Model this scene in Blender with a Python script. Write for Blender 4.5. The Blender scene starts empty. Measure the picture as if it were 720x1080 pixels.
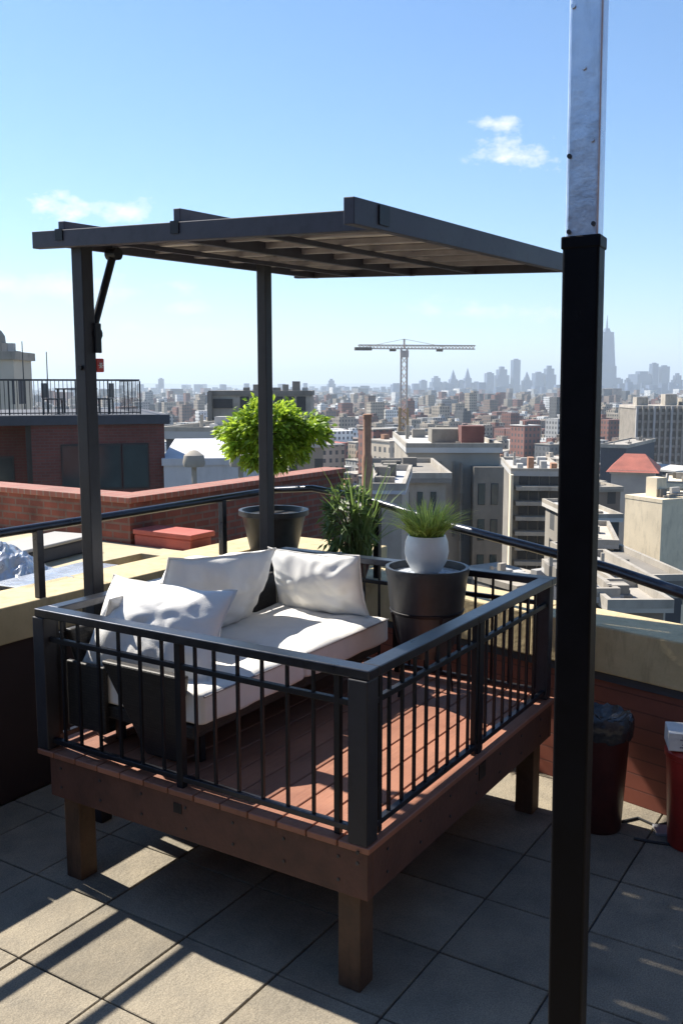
import bpy, bmesh, math, random
from mathutils import Vector, Matrix, noise
R = math.radians
random.seed(7)
S = bpy.context.scene
col = S.collection

# ------------------------------------------------------------------ camera
F = 980.0; PIT = math.atan(132/F); A = R(32.3); H = 2.1
rt = Vector((math.sin(A), -math.cos(A), 0)); fd = Vector((math.cos(A), math.sin(A), 0))
fw = fd*math.cos(PIT) + Vector((0, 0, -math.sin(PIT))); up = fd*math.sin(PIT) + Vector((0, 0, math.cos(PIT)))
cd = bpy.data.cameras.new('camera'); cam = bpy.data.objects.new('camera', cd); col.objects.link(cam)
cam.matrix_world = Matrix(((rt.x, up.x, -fw.x, 0), (rt.y, up.y, -fw.y, 0), (rt.z, up.z, -fw.z, H), (0, 0, 0, 1)))
cd.sensor_fit = 'VERTICAL'; cd.sensor_height = 36; cd.lens = 36*F/1080
cd.clip_start = .05; cd.clip_end = 60000
S.camera = cam
# ------------------------------------------------------------------ sun and sky
SUN_EL = R(48); SUN_AZ = math.atan2(.06, .67)
sd = Vector((math.sin(SUN_AZ)*math.cos(SUN_EL), math.cos(SUN_AZ)*math.cos(SUN_EL), math.sin(SUN_EL)))
ld = bpy.data.lights.new('sun', 'SUN'); ld.energy = 5.0; ld.angle = R(.5); ld.color = (1, .93, .82)
sun = bpy.data.objects.new('sun', ld); col.objects.link(sun); sun.rotation_euler = sd.to_track_quat('Z', 'Y').to_euler()
sun.location = (0, 0, 30)
SKY = .08
S.view_settings.view_transform = 'Standard'; S.view_settings.look = 'None'; S.view_settings.gamma = 1
S.view_settings.exposure = 1.15
S.view_settings.use_curve_mapping = False
S.cycles.volume_bounces = 0; S.cycles.max_bounces = 8; S.cycles.transparent_max_bounces = 12
S.cycles.use_denoising = True

def ray(px, py): return fw + rt*((px-360)/F) + up*((540-py)/F)
def at(px, py, d):
    """world point seen at photo pixel px,py, d metres ahead of the camera on the ground plan"""
    v = ray(px, py); return Vector((0, 0, H)) + v*(d/v.dot(fd))

W = bpy.data.worlds.new('World'); S.world = W; W.use_nodes = True
nt = W.node_tree; N = nt.nodes; L = nt.links
bg = N['Background']; out = N['World Output']
sky = N.new('ShaderNodeTexSky'); sky.sky_type = 'NISHITA'; sky.sun_disc = False
sky.sun_elevation = SUN_EL; sky.sun_rotation = SUN_AZ; sky.altitude = 50; sky.air_density = 1.0; sky.dust_density = .15; sky.ozone_density = 5.0
tc = N.new('ShaderNodeTexCoord')
def vm(op, a, b=None):
    n = N.new('ShaderNodeVectorMath'); n.operation = op
    for i, v in enumerate((a, b)):
        if v is None: continue
        if hasattr(v, 'is_linked'): L.new(v, n.inputs[i])
        else: n.inputs[i].default_value = v
    return n
def mt(op, a, b=0., c=None, clamp=False):
    n = N.new('ShaderNodeMath'); n.operation = op; n.use_clamp = clamp
    for i, v in enumerate((a, b, c)):
        if v is None: continue
        if hasattr(v, 'is_linked'): L.new(v, n.inputs[i])
        else: n.inputs[i].default_value = v
    return n.outputs[0]
dirv = vm('NORMALIZE', tc.outputs['Generated']).outputs[0]
nz = N.new('ShaderNodeTexNoise'); nz.inputs['Scale'].default_value = 30; nz.inputs['Detail'].default_value = 7; nz.inputs['Roughness'].default_value = .62
mp = N.new('ShaderNodeMapping'); mp.inputs['Scale'].default_value = (1, 1, 1.9); L.new(dirv, mp.inputs[0]); L.new(mp.outputs[0], nz.inputs['Vector'])
nf = nz.outputs['Fac']
def puff(px, py, w, h, soft, amt):
    c = ray(px, py).normalized(); u = c.cross(Vector((0, 0, 1))).normalized(); v = u.cross(c)
    x = mt('DIVIDE', vm('DOT_PRODUCT', dirv, u).outputs['Value'], w/F)
    y = mt('DIVIDE', mt('SUBTRACT', vm('DOT_PRODUCT', dirv, v).outputs['Value'], 0), h/F)
    r2 = mt('ADD', mt('MULTIPLY', x, x), mt('MULTIPLY', y, y))
    base = mt('SUBTRACT', 1.0, mt('SQRT', r2))
    base = mt('MINIMUM', base, mt('SUBTRACT', mt('MULTIPLY', vm('DOT_PRODUCT', dirv, c).outputs['Value'], 50), 40))
    m = mt('ADD', base, mt('MULTIPLY', mt('SUBTRACT', nf, .55), 3.4))
    return mt('MULTIPLY', mt('DIVIDE', m, soft, clamp=True), amt)
clouds = [puff(540, 159, 50, 20, 1.0, .97), puff(527, 132, 29, 12, 1.0, .92), puff(64, 216, 34, 14, .8, 1), puff(128, 221, 36, 13, 1.0, .9),
          puff(55, 303, 130, 17, 1.2, .75), puff(192, 303, 22, 10, 1., .7), puff(450, 322, 40, 12, .9, .7), puff(505, 328, 46, 11, .9, .75), puff(568, 331, 38, 10, .9, .7),
          puff(195, 325, 30, 10, 1., .6), puff(215, 350, 40, 8, 1.5, .4), puff(330, 372, 120, 9, 2, .35), puff(140, 345, 30, 8, 1.5, .45), puff(90, 372, 120, 9, 2, .4)]
m = clouds[0]
for c_ in clouds[1:]: m = mt('MAXIMUM', m, c_)
hs = N.new('ShaderNodeHueSaturation'); hs.inputs['Saturation'].default_value = 1.12; hs.inputs['Value'].default_value = 1.0; L.new(sky.outputs[0], hs.inputs['Color'])
mx = N.new('ShaderNodeMix'); mx.data_type = 'RGBA'; L.new(m, mx.inputs['Factor']); L.new(hs.outputs[0], mx.inputs['A'])
mx.inputs['B'].default_value = (.52/SKY, .53/SKY, .55/SKY, 1)
L.new(mx.outputs['Result'], bg.inputs['Color']); bg.inputs['Strength'].default_value = SKY

# ------------------------------------------------------------------ materials
def lin(c): return tuple(c) + (1,)
def mat(name, c, rough=.6, metal=0., var=.0, vs=6., bump=0., bs=60., spec=.5, c2=None, rnd=0., tint=None):
    """procedural material: base colour broken up by noise (var), fine bump, optional second colour in patches"""
    m = bpy.data.materials.new(name); m.use_nodes = True; n = m.node_tree.nodes; l = m.node_tree.links
    p = n['Principled BSDF']; p.inputs['Roughness'].default_value = rough; p.inputs['Metallic'].default_value = metal
    p.inputs['Specular IOR Level'].default_value = spec
    t = n.new('ShaderNodeTexCoord'); src = None
    a = n.new('ShaderNodeTexNoise'); a.inputs['Scale'].default_value = vs; a.inputs['Detail'].default_value = 8; a.inputs['Roughness'].default_value = .65
    l.new(t.outputs['Object'], a.inputs['Vector'])
    cc = c2 if c2 else tuple(x*(1-var) for x in c)
    c1 = c if c2 else tuple(min(1, x*(1+var)) for x in c)
    r = n.new('ShaderNodeValToRGB'); r.color_ramp.elements[0].position = .32; r.color_ramp.elements[1].position = .68
    r.color_ramp.elements[0].color = lin(cc); r.color_ramp.elements[1].color = lin(c1)
    l.new(a.outputs['Fac'], r.inputs[0]); src = r.outputs[0]
    if rnd:
        oi = n.new('ShaderNodeObjectInfo'); hv = n.new('ShaderNodeHueSaturation')
        mr = n.new('ShaderNodeMapRange'); mr.inputs['To Min'].default_value = 1-rnd; mr.inputs['To Max'].default_value = 1+rnd
        l.new(oi.outputs['Random'], mr.inputs[0]); l.new(mr.outputs[0], hv.inputs['Value']); l.new(src, hv.inputs['Color']); src = hv.outputs[0]
    l.new(src, p.inputs['Base Color'])
    rr = n.new('ShaderNodeMapRange'); rr.inputs['To Min'].default_value = max(0, rough-.1); rr.inputs['To Max'].default_value = min(1, rough+.12)
    l.new(a.outputs['Fac'], rr.inputs[0]); l.new(rr.outputs[0], p.inputs['Roughness'])
    if bump:
        b = n.new('ShaderNodeTexNoise'); b.inputs['Scale'].default_value = bs; b.inputs['Detail'].default_value = 5
        l.new(t.outputs['Object'], b.inputs['Vector'])
        bn = n.new('ShaderNodeBump'); bn.inputs['Strength'].default_value = bump; bn.inputs['Distance'].default_value = .01
        l.new(b.outputs['Fac'], bn.inputs['Height']); l.new(bn.outputs[0], p.inputs['Normal'])
    m['src'] = src.node.name
    return m
def brickmat(name, c1, c2, mortar, bw, bh, ms, off=.5, rough=.85, bump=.4, rnd=0., var=.15, vs=3., gloss=None, bias=0.):
    """brick node on UVs in metres: bricks, or (off=0) a facade whose bricks are its windows"""
    m = bpy.data.materials.new(name); m.use_nodes = True; n = m.node_tree.nodes; l = m.node_tree.links
    p = n['Principled BSDF']; p.inputs['Roughness'].default_value = rough
    uv = n.new('ShaderNodeUVMap'); uv.uv_map = 'UVMap'; b = n.new('ShaderNodeTexBrick'); b.offset = off; b.squash = 1
    b.inputs['Scale'].default_value = 1; b.inputs['Brick Width'].default_value = bw; b.inputs['Row Height'].default_value = bh
    b.inputs['Mortar Size'].default_value = ms; b.inputs['Mortar Smooth'].default_value = .05 if off else 0; b.inputs['Bias'].default_value = bias
    b.inputs['Color1'].default_value = lin(c1); b.inputs['Color2'].default_value = lin(c2); b.inputs['Mortar'].default_value = lin(mortar)
    l.new(uv.outputs[0], b.inputs['Vector'])
    t = n.new('ShaderNodeTexCoord'); a = n.new('ShaderNodeTexNoise'); a.inputs['Scale'].default_value = vs; a.inputs['Detail'].default_value = 7
    l.new(t.outputs['Object'], a.inputs['Vector'])
    hv = n.new('ShaderNodeHueSaturation'); mr = n.new('ShaderNodeMapRange'); mr.inputs['From Min'].default_value = .3; mr.inputs['From Max'].default_value = .7
    mr.inputs['To Min'].default_value = 1-var; mr.inputs['To Max'].default_value = 1+var
    l.new(a.outputs['Fac'], mr.inputs[0]); val = mr.outputs[0]
    if rnd:
        oi = n.new('ShaderNodeObjectInfo'); m2 = n.new('ShaderNodeMapRange'); m2.inputs['To Min'].default_value = 1-rnd; m2.inputs['To Max'].default_value = 1+rnd
        l.new(oi.outputs['Random'], m2.inputs[0]); mm = n.new('ShaderNodeMath'); mm.operation = 'MULTIPLY'; l.new(val, mm.inputs[0]); l.new(m2.outputs[0], mm.inputs[1]); val = mm.outputs[0]
    l.new(val, hv.inputs['Value']); l.new(b.outputs['Color'], hv.inputs['Color']); l.new(hv.outputs[0], p.inputs['Base Color'])
    if bump:
        bn = n.new('ShaderNodeBump'); bn.inputs['Strength'].default_value = bump; bn.inputs['Distance'].default_value = .01; bn.invert = True
        l.new(b.outputs['Fac'], bn.inputs['Height']); l.new(bn.outputs[0], p.inputs['Normal'])
    return m
M = dict(
 black=mat('black painted steel', (.010, .010, .013), .42, .1, .25, 12, .06, 200, spec=.3),
 rail=mat('grey rail steel', (.05, .053, .064), .3, .75, .2, 9, .05, 160),
 rafter=mat('grey purple steel', (.04, .037, .05), .5, .2, .2, 5, .05, 90),
 purlin=mat('purlin steel', (.28, .26, .27), .5, .1, .2, 6),
 sheet=mat('roof sheet', (.66, .62, .58), .55, .2, .25, 3, .1, 30),
 steelpost=mat('dark pergola steel', (.026, .026, .031), .5, .0, .2, 6, .05, 120, spec=.3),
 wood=mat('brown timber', (.085, .05, .03), .75, 0, .35, 7, .3, 60),
 white=mat('white fabric', (.78, .77, .74), .9, 0, .04, 8, .25, 260, spec=.2),
 white2=mat('seat fabric', (.72, .70, .66), .9, 0, .05, 8, .3, 260, spec=.2),
 piping=mat('grey piping', (.22, .2, .2), .8, 0, .1),
 pot=mat('black planter', (.03, .032, .035), .4, 0, .3, 9, .1, 40),
 whitepot=mat('white pot', (.72, .71, .68), .35, 0, .05, 12, .15, 90),
 brass=mat('brass', (.55, .33, .14), .35, .9, .2, 20),
 soil=mat('soil', (.05, .035, .025), .95, 0, .4, 40, .8, 80),
 pebble=mat('blue grey pebbles', (.35, .38, .42), .5, 0, .4, 60, .9, 70),
 trunk=mat('tree bark', (.17, .12, .07), .9, 0, .35, 30, .6, 60),
 cream=mat('cream coping', (.56, .45, .26), .8, 0, .14, 5, .3, 40, c2=(.44, .355, .2)),
 creamroof=mat('cream roof coating', (.46, .39, .26), .85, 0, .12, 2, .2, 30),
 olive=mat('coping face', (.40, .34, .2), .85, 0, .2, 6, .3, 50),
 redpaint=mat('salmon red paint', (.40, .09, .065), .7, 0, .2, 4, .25, 30),
 redplastic=mat('red plastic', (.38, .03, .02), .4, 0, .2, 8, .05, 40),
 darkbin=mat('maroon plastic', (.06, .015, .014), .4, 0, .3, 8, .05, 40),
 bag=mat('black plastic bag', (.03, .032, .036), .18, 0, .2, 20, .7, 25),
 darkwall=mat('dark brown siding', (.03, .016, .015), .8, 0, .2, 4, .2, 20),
 dark=mat('dark grey', (.03, .032, .036), .5, 0, .2, 4),
 charcoal=mat('charcoal roofing', (.05, .055, .07), .7, 0, .2, 3, .2, 20),
 tarp=mat('silver plastic tarp', (.5, .52, .55), .25, .5, .2, 6, .8, 14),
 whitewall=mat('white paint', (.48, .49, .52), .7, 0, .06, 1),
 glass=mat('window glass', (.03, .05, .055), .08, 0, .3, .7, 0, 1, spec=.8),
 frame=mat('window frame', (.02, .02, .022), .5),
 concrete=mat('grey concrete', (.33, .30, .255), .9, 0, .2, .35, .2, 4),
 concrete2=mat('dark concrete', (.21, .19, .16), .9, 0, .25, .3, .2, 4),
 roofgrey=mat('grey roof', (.29, .265, .23), .9, 0, .3, .2, 0, 1, rnd=.5),
 roofwhite=mat('white roof', (.42, .41, .39), .85, 0, .15, .2, 0, 1, rnd=.2),
 roofred=mat('red clay roof', (.28, .085, .06), .85, 0, .3, .3, 0, 1, rnd=.2),
 beige=mat('beige render', (.68, .58, .42), .85, 0, .1, .4, .1, 3),
 clay=mat('clay chimney', (.33, .18, .11), .9, 0, .25, 3, .2, 20),
 cranewhite=mat('crane white', (.55, .47, .42), .5, 0, .1, 2),
 craneorange=mat('crane tan', (.42, .27, .13), .6, 0, .2, 2),
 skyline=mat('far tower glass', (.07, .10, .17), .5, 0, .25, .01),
 paper=mat('white cardboard', (.7, .7, .68), .7, 0, .08, 10),
 greytext=mat('grey print', (.25, .25, .27), .7, 0, .3, 50),
)
brick = brickmat('red brick', (.21, .058, .036), (.15, .042, .028), (.15, .09, .07), .17, .06, .009, .5, .85, .5, var=.3, vs=5)
brickfar = brickmat('dark red brick', (.15, .052, .045), (.12, .042, .037), (.12, .07, .06), .24, .08, .012, .5, .9, .3, var=.15, vs=1)
siding = brickmat('red brown boarding', (.23, .068, .045), (.2, .06, .04), (.12, .036, .026), 3.0, .085, .004, .37, .7, .5, var=.25, vs=4)
# paving slabs and decking
def paving_mat():
    m = mat('stone paver', (.29, .25, .185), .85, 0, .0, 5, .5, 55, c2=(.19, .168, .13))
    n = m.node_tree.nodes; l = m.node_tree.links; p = n['Principled BSDF']
    src = p.inputs['Base Color'].links[0].from_socket
    g = n.new('ShaderNodeNewGeometry'); hv = n.new('ShaderNodeHueSaturation'); mr = n.new('ShaderNodeMapRange')
    mr.inputs['To Min'].default_value = .8; mr.inputs['To Max'].default_value = 1.12
    l.new(g.outputs['Random Per Island'], mr.inputs[0]); l.new(mr.outputs[0], hv.inputs['Value']); l.new(src, hv.inputs['Color'])
    sp = n.new('ShaderNodeTexNoise'); sp.inputs['Scale'].default_value = 170; sp.inputs['Detail'].default_value = 2
    t = n.new('ShaderNodeTexCoord'); l.new(t.outputs['Object'], sp.inputs['Vector'])
    m2 = n.new('ShaderNodeMapRange'); m2.inputs['From Min'].default_value = .35; m2.inputs['From Max'].default_value = .65; m2.inputs['To Min'].default_value = .72; m2.inputs['To Max'].default_value = 1.15
    l.new(sp.outputs['Fac'], m2.inputs[0]); h2 = n.new('ShaderNodeHueSaturation'); l.new(m2.outputs[0], h2.inputs['Value']); l.new(hv.outputs[0], h2.inputs['Color'])
    l.new(h2.outputs[0], p.inputs['Base Color']); return m
def decking_mat():
    m = mat('red brown decking', (.31, .135, .08), .6, 0, .0, 3, 0, 1, c2=(.22, .088, .052))
    n = m.node_tree.nodes; l = m.node_tree.links; p = n['Principled BSDF']
    src = p.inputs['Base Color'].links[0].from_socket
    g = n.new('ShaderNodeNewGeometry'); hv = n.new('ShaderNodeHueSaturation'); mr = n.new('ShaderNodeMapRange')
    mr.inputs['To Min'].default_value = .82; mr.inputs['To Max'].default_value = 1.14
    l.new(g.outputs['Random Per Island'], mr.inputs[0]); l.new(mr.outputs[0], hv.inputs['Value']); l.new(src, hv.inputs['Color']); l.new(hv.outputs[0], p.inputs['Base Color'])
    t = n.new('ShaderNodeTexCoord'); mp = n.new('ShaderNodeMapping'); mp.inputs['Scale'].default_value = (3, 90, 3)
    b = n.new('ShaderNodeTexNoise'); b.inputs['Scale'].default_value = 2; b.inputs['Detail'].default_value = 6
    l.new(t.outputs['Object'], mp.inputs[0]); l.new(mp.outputs[0], b.inputs['Vector'])
    bn = n.new('ShaderNodeBump'); bn.inputs['Strength'].default_value = .5; bn.inputs['Distance'].default_value = .004; l.new(b.outputs['Fac'], bn.inputs['Height']); l.new(bn.outputs[0], p.inputs['Normal'])
    return m
def leaf_mat(name, c, tr, rough=.5, mixf=.45):
    m = bpy.data.materials.new(name); m.use_nodes = True; n = m.node_tree.nodes; l = m.node_tree.links
    p = n['Principled BSDF']; p.inputs['Roughness'].default_value = rough
    g = n.new('ShaderNodeNewGeometry'); r = n.new('ShaderNodeValToRGB')
    r.color_ramp.elements[0].color = lin(tuple(x*.55 for x in c)); r.color_ramp.elements[1].color = lin(tuple(min(1, x*1.35) for x in c))
    l.new(g.outputs['Random Per Island'], r.inputs[0]); l.new(r.outputs[0], p.inputs['Base Color'])
    t = n.new('ShaderNodeBsdfTranslucent'); r2 = n.new('ShaderNodeValToRGB')
    r2.color_ramp.elements[0].color = lin(tuple(x*.6 for x in tr)); r2.color_ramp.elements[1].color = lin(tuple(min(1, x*1.3) for x in tr))
    l.new(g.outputs['Random Per Island'], r2.inputs[0]); l.new(r2.outputs[0], t.inputs[0])
    mx = n.new('ShaderNodeMixShader'); mx.inputs[0].default_value = mixf; l.new(p.outputs[0], mx.inputs[1]); l.new(t.outputs[0], mx.inputs[2])
    l.new(mx.outputs[0], n['Material Output'].inputs[0]); return m
def stain(m, amt, sc=(1.5, 1.5, .35)):
    n = m.node_tree.nodes; l = m.node_tree.links; p = n['Principled BSDF']; src = p.inputs['Base Color'].links[0].from_socket
    t = n.new('ShaderNodeTexCoord'); mp = n.new('ShaderNodeMapping'); mp.inputs['Scale'].default_value = sc
    b = n.new('ShaderNodeTexNoise'); b.inputs['Scale'].default_value = 6; b.inputs['Detail'].default_value = 9; b.inputs['Roughness'].default_value = .7
    l.new(t.outputs['Object'], mp.inputs[0]); l.new(mp.outputs[0], b.inputs['Vector'])
    r = n.new('ShaderNodeMapRange'); r.inputs['From Min'].default_value = .5; r.inputs['From Max'].default_value = .72; r.inputs['To Min'].default_value = 1; r.inputs['To Max'].default_value = 1-amt
    l.new(b.outputs['Fac'], r.inputs[0]); h = n.new('ShaderNodeHueSaturation'); l.new(r.outputs[0], h.inputs['Value']); l.new(src, h.inputs['Color']); l.new(h.outputs[0], p.inputs['Base Color'])
M['paver'] = paving_mat(); stain(M['paver'], .3, (.35, .35, .35)); stain(bpy.data.materials['red brick'], .35, (.5, .5, .3)); stain(bpy.data.materials['dark red brick'], .3, (.2, .2, .1)); M['decking'] = decking_mat()
M['leaf'] = leaf_mat('bright leaves', (.19, .33, .035), (.46, .62, .06))
M['grass'] = leaf_mat('grass blades', (.34, .42, .09), (.6, .7, .18), .5, .45)
M['darkleaf'] = leaf_mat('dark leaves', (.11, .17, .06), (.24, .36, .09), .5, .35)
def poly_mat():
    m = bpy.data.materials.new('translucent roofing'); m.use_nodes = True; n = m.node_tree.nodes; l = m.node_tree.links
    p = n['Principled BSDF']; p.inputs['Base Color'].default_value = (.5, .5, .46, 1); p.inputs['Roughness'].default_value = .5
    t = n.new('ShaderNodeBsdfTranslucent'); t.inputs[0].default_value = (.42, .42, .38, 1)
    mx = n.new('ShaderNodeMixShader'); mx.inputs[0].default_value = .5; l.new(p.outputs[0], mx.inputs[1]); l.new(t.outputs[0], mx.inputs[2])
    l.new(mx.outputs[0], n['Material Output'].inputs[0]); return m
M['poly'] = poly_mat()
def galv_mat():
    m = mat('galvanised steel', (.80, .84, .9), .3, .8, 0, 14, .2, 22, c2=(.62, .67, .76)); return m
M['galv'] = galv_mat()
def wicker_mat():
    m = bpy.data.materials.new('dark wicker'); m.use_nodes = True; n = m.node_tree.nodes; l = m.node_tree.links
    p = n['Principled BSDF']; p.inputs['Roughness'].default_value = .55
    uv = n.new('ShaderNodeUVMap'); uv.uv_map = 'UVMap'; b = n.new('ShaderNodeTexBrick'); b.inputs['Scale'].default_value = 1
    b.inputs['Brick Width'].default_value = .03; b.inputs['Row Height'].default_value = .012; b.inputs['Mortar Size'].default_value = .0015
    b.inputs['Color1'].default_value = (.03, .026, .024, 1); b.inputs['Color2'].default_value = (.018, .016, .015, 1); b.inputs['Mortar'].default_value = (.008, .008, .008, 1)
    l.new(uv.outputs[0], b.inputs['Vector']); l.new(b.outputs['Color'], p.inputs['Base Color'])
    bn = n.new('ShaderNodeBump'); bn.invert = True; bn.inputs['Distance'].default_value = .006; l.new(b.outputs['Fac'], bn.inputs['Height']); l.new(bn.outputs[0], p.inputs['Normal'])
    return m
M['wicker'] = wicker_mat()

for k_, a_, s_ in (('cream', .35, (2, 2, .4)), ('creamroof', .3, (1, 1, 1)), ('wood', .4, (6, 6, .6)), ('concrete', .3, (.3, .3, .08)), ('concrete2', .3, (.3, .3, .08)), ('beige', .25, (.4, .4, .1)), ('whitewall', .2, (.6, .6, .2)), ('galv', .25, (3, 3, .8)), ('rail', .3, (5, 5, 5)), ('steelpost', .35, (5, 5, 1.5)), ('rafter', .35, (3, 3, 3))): stain(M[k_], a_, s_)

stain(M['decking'], .25, (.6, 2, 1))
# ------------------------------------------------------------------ mesh helpers
ORG = {}
class MB:
    def __init__(s, T=None): s.v = []; s.f = []; s.uv = []; s.sm = []; s.T = T or Matrix.Identity(4)
    def face(s, pts, smooth=False, uvs=None):
        i = len(s.v); P_ = [Vector(p) for p in pts]
        if uvs is None:
            n = (P_[1]-P_[0]).cross(P_[2]-P_[1]); a = [abs(x) for x in n]
            if a[2] >= max(a[0], a[1]): uvs = [(p.x, p.y) for p in P_]
            elif a[0] >= a[1]: uvs = [(p.y, p.z) for p in P_]
            else: uvs = [(p.x, p.z) for p in P_]
        s.v += [s.T @ p for p in P_]; s.f.append(tuple(range(i, i+len(P_)))); s.uv.append(uvs); s.sm.append(smooth)
    def hexa(s, c):
        for q in ((0, 3, 2, 1), (4, 5, 6, 7), (0, 1, 5, 4), (1, 2, 6, 5), (2, 3, 7, 6), (3, 0, 4, 7)): s.face([c[k] for k in q])
        return s
    def box(s, x0, x1, y0, y1, z0, z1):
        return s.hexa([Vector(p) for p in ((x0, y0, z0), (x1, y0, z0), (x1, y1, z0), (x0, y1, z0), (x0, y0, z1), (x1, y0, z1), (x1, y1, z1), (x0, y1, z1))])
    def bar(s, p, q, w, h=None, upv=(0, 0, 1)):
        p, q = Vector(p), Vector(q); h = h or w; d = (q-p).normalized(); u = Vector(upv)
        if abs(d.dot(u)) > .98: u = Vector((0, 1, 0))
        a = d.cross(u).normalized()*w/2; b = a.cross(d).normalized()*h/2
        return s.hexa([p-a-b, p+a-b, q+a-b, q-a-b, p-a+b, p+a+b, q+a+b, q-a+b])
    def tube(s, pts, r, n=10, caps=True):
        pts = [Vector(p) for p in pts]; rs = r if isinstance(r, (list, tuple)) else [r]*len(pts); rings = []; u = None
        for i, p in enumerate(pts):
            d = (pts[min(i+1, len(pts)-1)]-pts[max(i-1, 0)]).normalized()
            if u is None:
                u = Vector((0, 0, 1)) if abs(d.z) < .9 else Vector((1, 0, 0))
            u = (u-d*u.dot(d)).normalized(); w = d.cross(u)
            rings.append([p+(u*math.cos(2*math.pi*k/n)+w*math.sin(2*math.pi*k/n))*rs[i] for k in range(n)])
        for a, b in zip(rings, rings[1:]):
            for k in range(n): s.face([a[k], a[(k+1) % n], b[(k+1) % n], b[k]], True)
        if caps: s.face(rings[0][::-1]); s.face(rings[-1])
        return s
    def lathe(s, prof, c=(0, 0, 0), n=32):
        c = Vector(c)
        rings = [[c+Vector((r*math.cos(2*math.pi*k/n), r*math.sin(2*math.pi*k/n), z)) for k in range(n)] for r, z in prof]
        for a, b in zip(rings, rings[1:]):
            for k in range(n): s.face([a[k], a[(k+1) % n], b[(k+1) % n], b[k]], True)
        return s
    def build(s, name, m, parent=None, base=None, bev=0., seg=2, ang=35):
        me = bpy.data.meshes.new(name)
        if parent is not None: o0 = ORG[parent]
        elif base is not None: o0 = Vector(base)
        else:
            xs = [p.x for p in s.v]; ys = [p.y for p in s.v]; zs = [p.z for p in s.v]
            o0 = Vector(((min(xs)+max(xs))/2, (min(ys)+max(ys))/2, min(zs)))
        me.from_pydata([p-o0 for p in s.v], [], s.f)
        uvl = me.uv_layers.new(name='UVMap'); k = 0
        for uvs in s.uv:
            for t in uvs: uvl.data[k].uv = t; k += 1
        bm = bmesh.new(); bm.from_mesh(me)
        for fc, sm in zip(bm.faces, s.sm): fc.smooth = sm
        bmesh.ops.remove_doubles(bm, verts=bm.verts, dist=1e-5)
        bm.to_mesh(me); bm.free()
        me.set_sharp_from_angle(angle=R(ang)) if any(s.sm) else None
        me.materials.append(m)
        o = bpy.data.objects.new(name, me); col.objects.link(o)
        if parent is not None: o.parent = parent
        else: o.location = o0
        ORG[o] = o0
        if bev:
            b = o.modifiers.new('bevel', 'BEVEL'); b.width = bev; b.segments = seg; b.limit_method = 'ANGLE'; b.angle_limit = R(40); b.harden_normals = False
        return o
def tag(o, label=None, cat=None, group=None, kind=None):
    if label: o['label'] = label
    if cat: o['category'] = cat
    if group: o['group'] = group
    if kind: o['kind'] = kind
    return o
def thing(name, loc, label, cat, group=None):
    o = bpy.data.objects.new(name, None); col.objects.link(o); o.location = loc; o.empty_display_size = .2
    ORG[o] = Vector(loc); return tag(o, label, cat, group)
def box(name, b, m, parent=None, bev=0., T=None): return MB(T).box(*b).build(name, m, parent, bev=bev)
def TR(p, yaw=0): return Matrix.Translation(Vector(p)) @ Matrix.Rotation(yaw, 4, 'Z')

# ================================================================== the setting
CG = -45.0
g = MB(); g.face([(-30000, -30000, CG), (30000, -30000, CG), (30000, 30000, CG), (-30000, 30000, CG)])
tag(g.build('ground', mat('city ground', (.09, .09, .085), .95, 0, .5, .01, c2=(.06, .075, .05))), kind='structure')
b = MB(); b.box(-4.5, 5.45, -5, 4.2, CG, -.35)
tag(b.build('building_below', M['concrete2']), kind='structure')
b = MB(); b.box(-4.5, 5.45, -5, 3.99, -.35, -.098)
tag(b.build('terrace_base', M['dark']), kind='structure')
b = MB(); PZ = -.085; ps = .45
for i in range(-8, 7):
    for j in range(-12, 5):
        x0 = 2.60-.0+i*ps; y0 = 1.93+j*ps; x1 = min(x0+ps-.005, 5.3); y1 = min(y0+ps-.005, 3.99)
        if x1 > x0+.02 and y1 > y0+.02:
            dz = random.uniform(-.0015, .0015)
            b.box(x0+.003, x1, y0+.003, y1, PZ-.03, PZ+dz)
tag(b.build('paving', M['paver'], bev=.003, seg=1), kind='structure')

b = MB(); b.box(-4.4, 4.2, -3.9, -2.7, -.098, 6.0); b.box(-4.4, -2.2, -2.699, 3.9, -.098, 3.6)  # unseen dark block added behind and right of the camera to cut skylight
tag(b.build('sky_blocker', M['darkwall']), kind='structure')

# ------------------------------------------------------------------ raised deck
X0, X1, Y0, Y1, FZ = 2.63, 4.49, 1.555, 3.24, .51
dk = thing('raised_deck', ((X0+X1)/2, (Y0+Y1)/2, PZ), 'raised timber deck platform with red brown boards and dark metal railing', 'deck')
b = MB(); w = .134; y = Y0-.012
while y < Y1:
    b.box(X0-.012, X1+.012, y, min(y+w-.006, Y1+.012), FZ-.025, FZ); y += w
b.build('decking', M['decking'], dk, bev=.003, seg=1)
fz0, fz1 = .305, FZ-.0275
YF = Y1-.055
for bb in ((X0, X0+.035, Y0, YF), (X1-.035, X1, Y0, YF), (X0+.0365, X1-.0365, Y0, Y0+.035), (X0+.0365, X1-.0365, YF-.035, YF)):
    MB().box(*bb, fz0, fz1).build('fascia_board', mat('deck fascia', (.085, .038, .026), .7, 0, .3, 8, .25, 60) if 'fas' not in M else M['fas'], dk, bev=.003)
    M['fas'] = bpy.data.materials['deck fascia']
b = MB()
for k in range(4): b.box(X0+.25+k*.42, X0+.29+k*.42, Y0+.0365, YF-.0365, fz0+.02, fz1-.002)
b.build('joists', M['wood'], dk)
lg = .094
for lx, ly in ((X0+.037, Y0+.052), (X0+.037, YF-.037-lg), (X1-.04-lg, Y0+.04), (X1-.04-lg, YF-.037-lg)):
    MB().box(lx, lx+lg, ly, ly+lg, PZ, fz0+.08).build('leg', M['wood'], dk, bev=.004)
rz = 1.145
ra = .03
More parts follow.
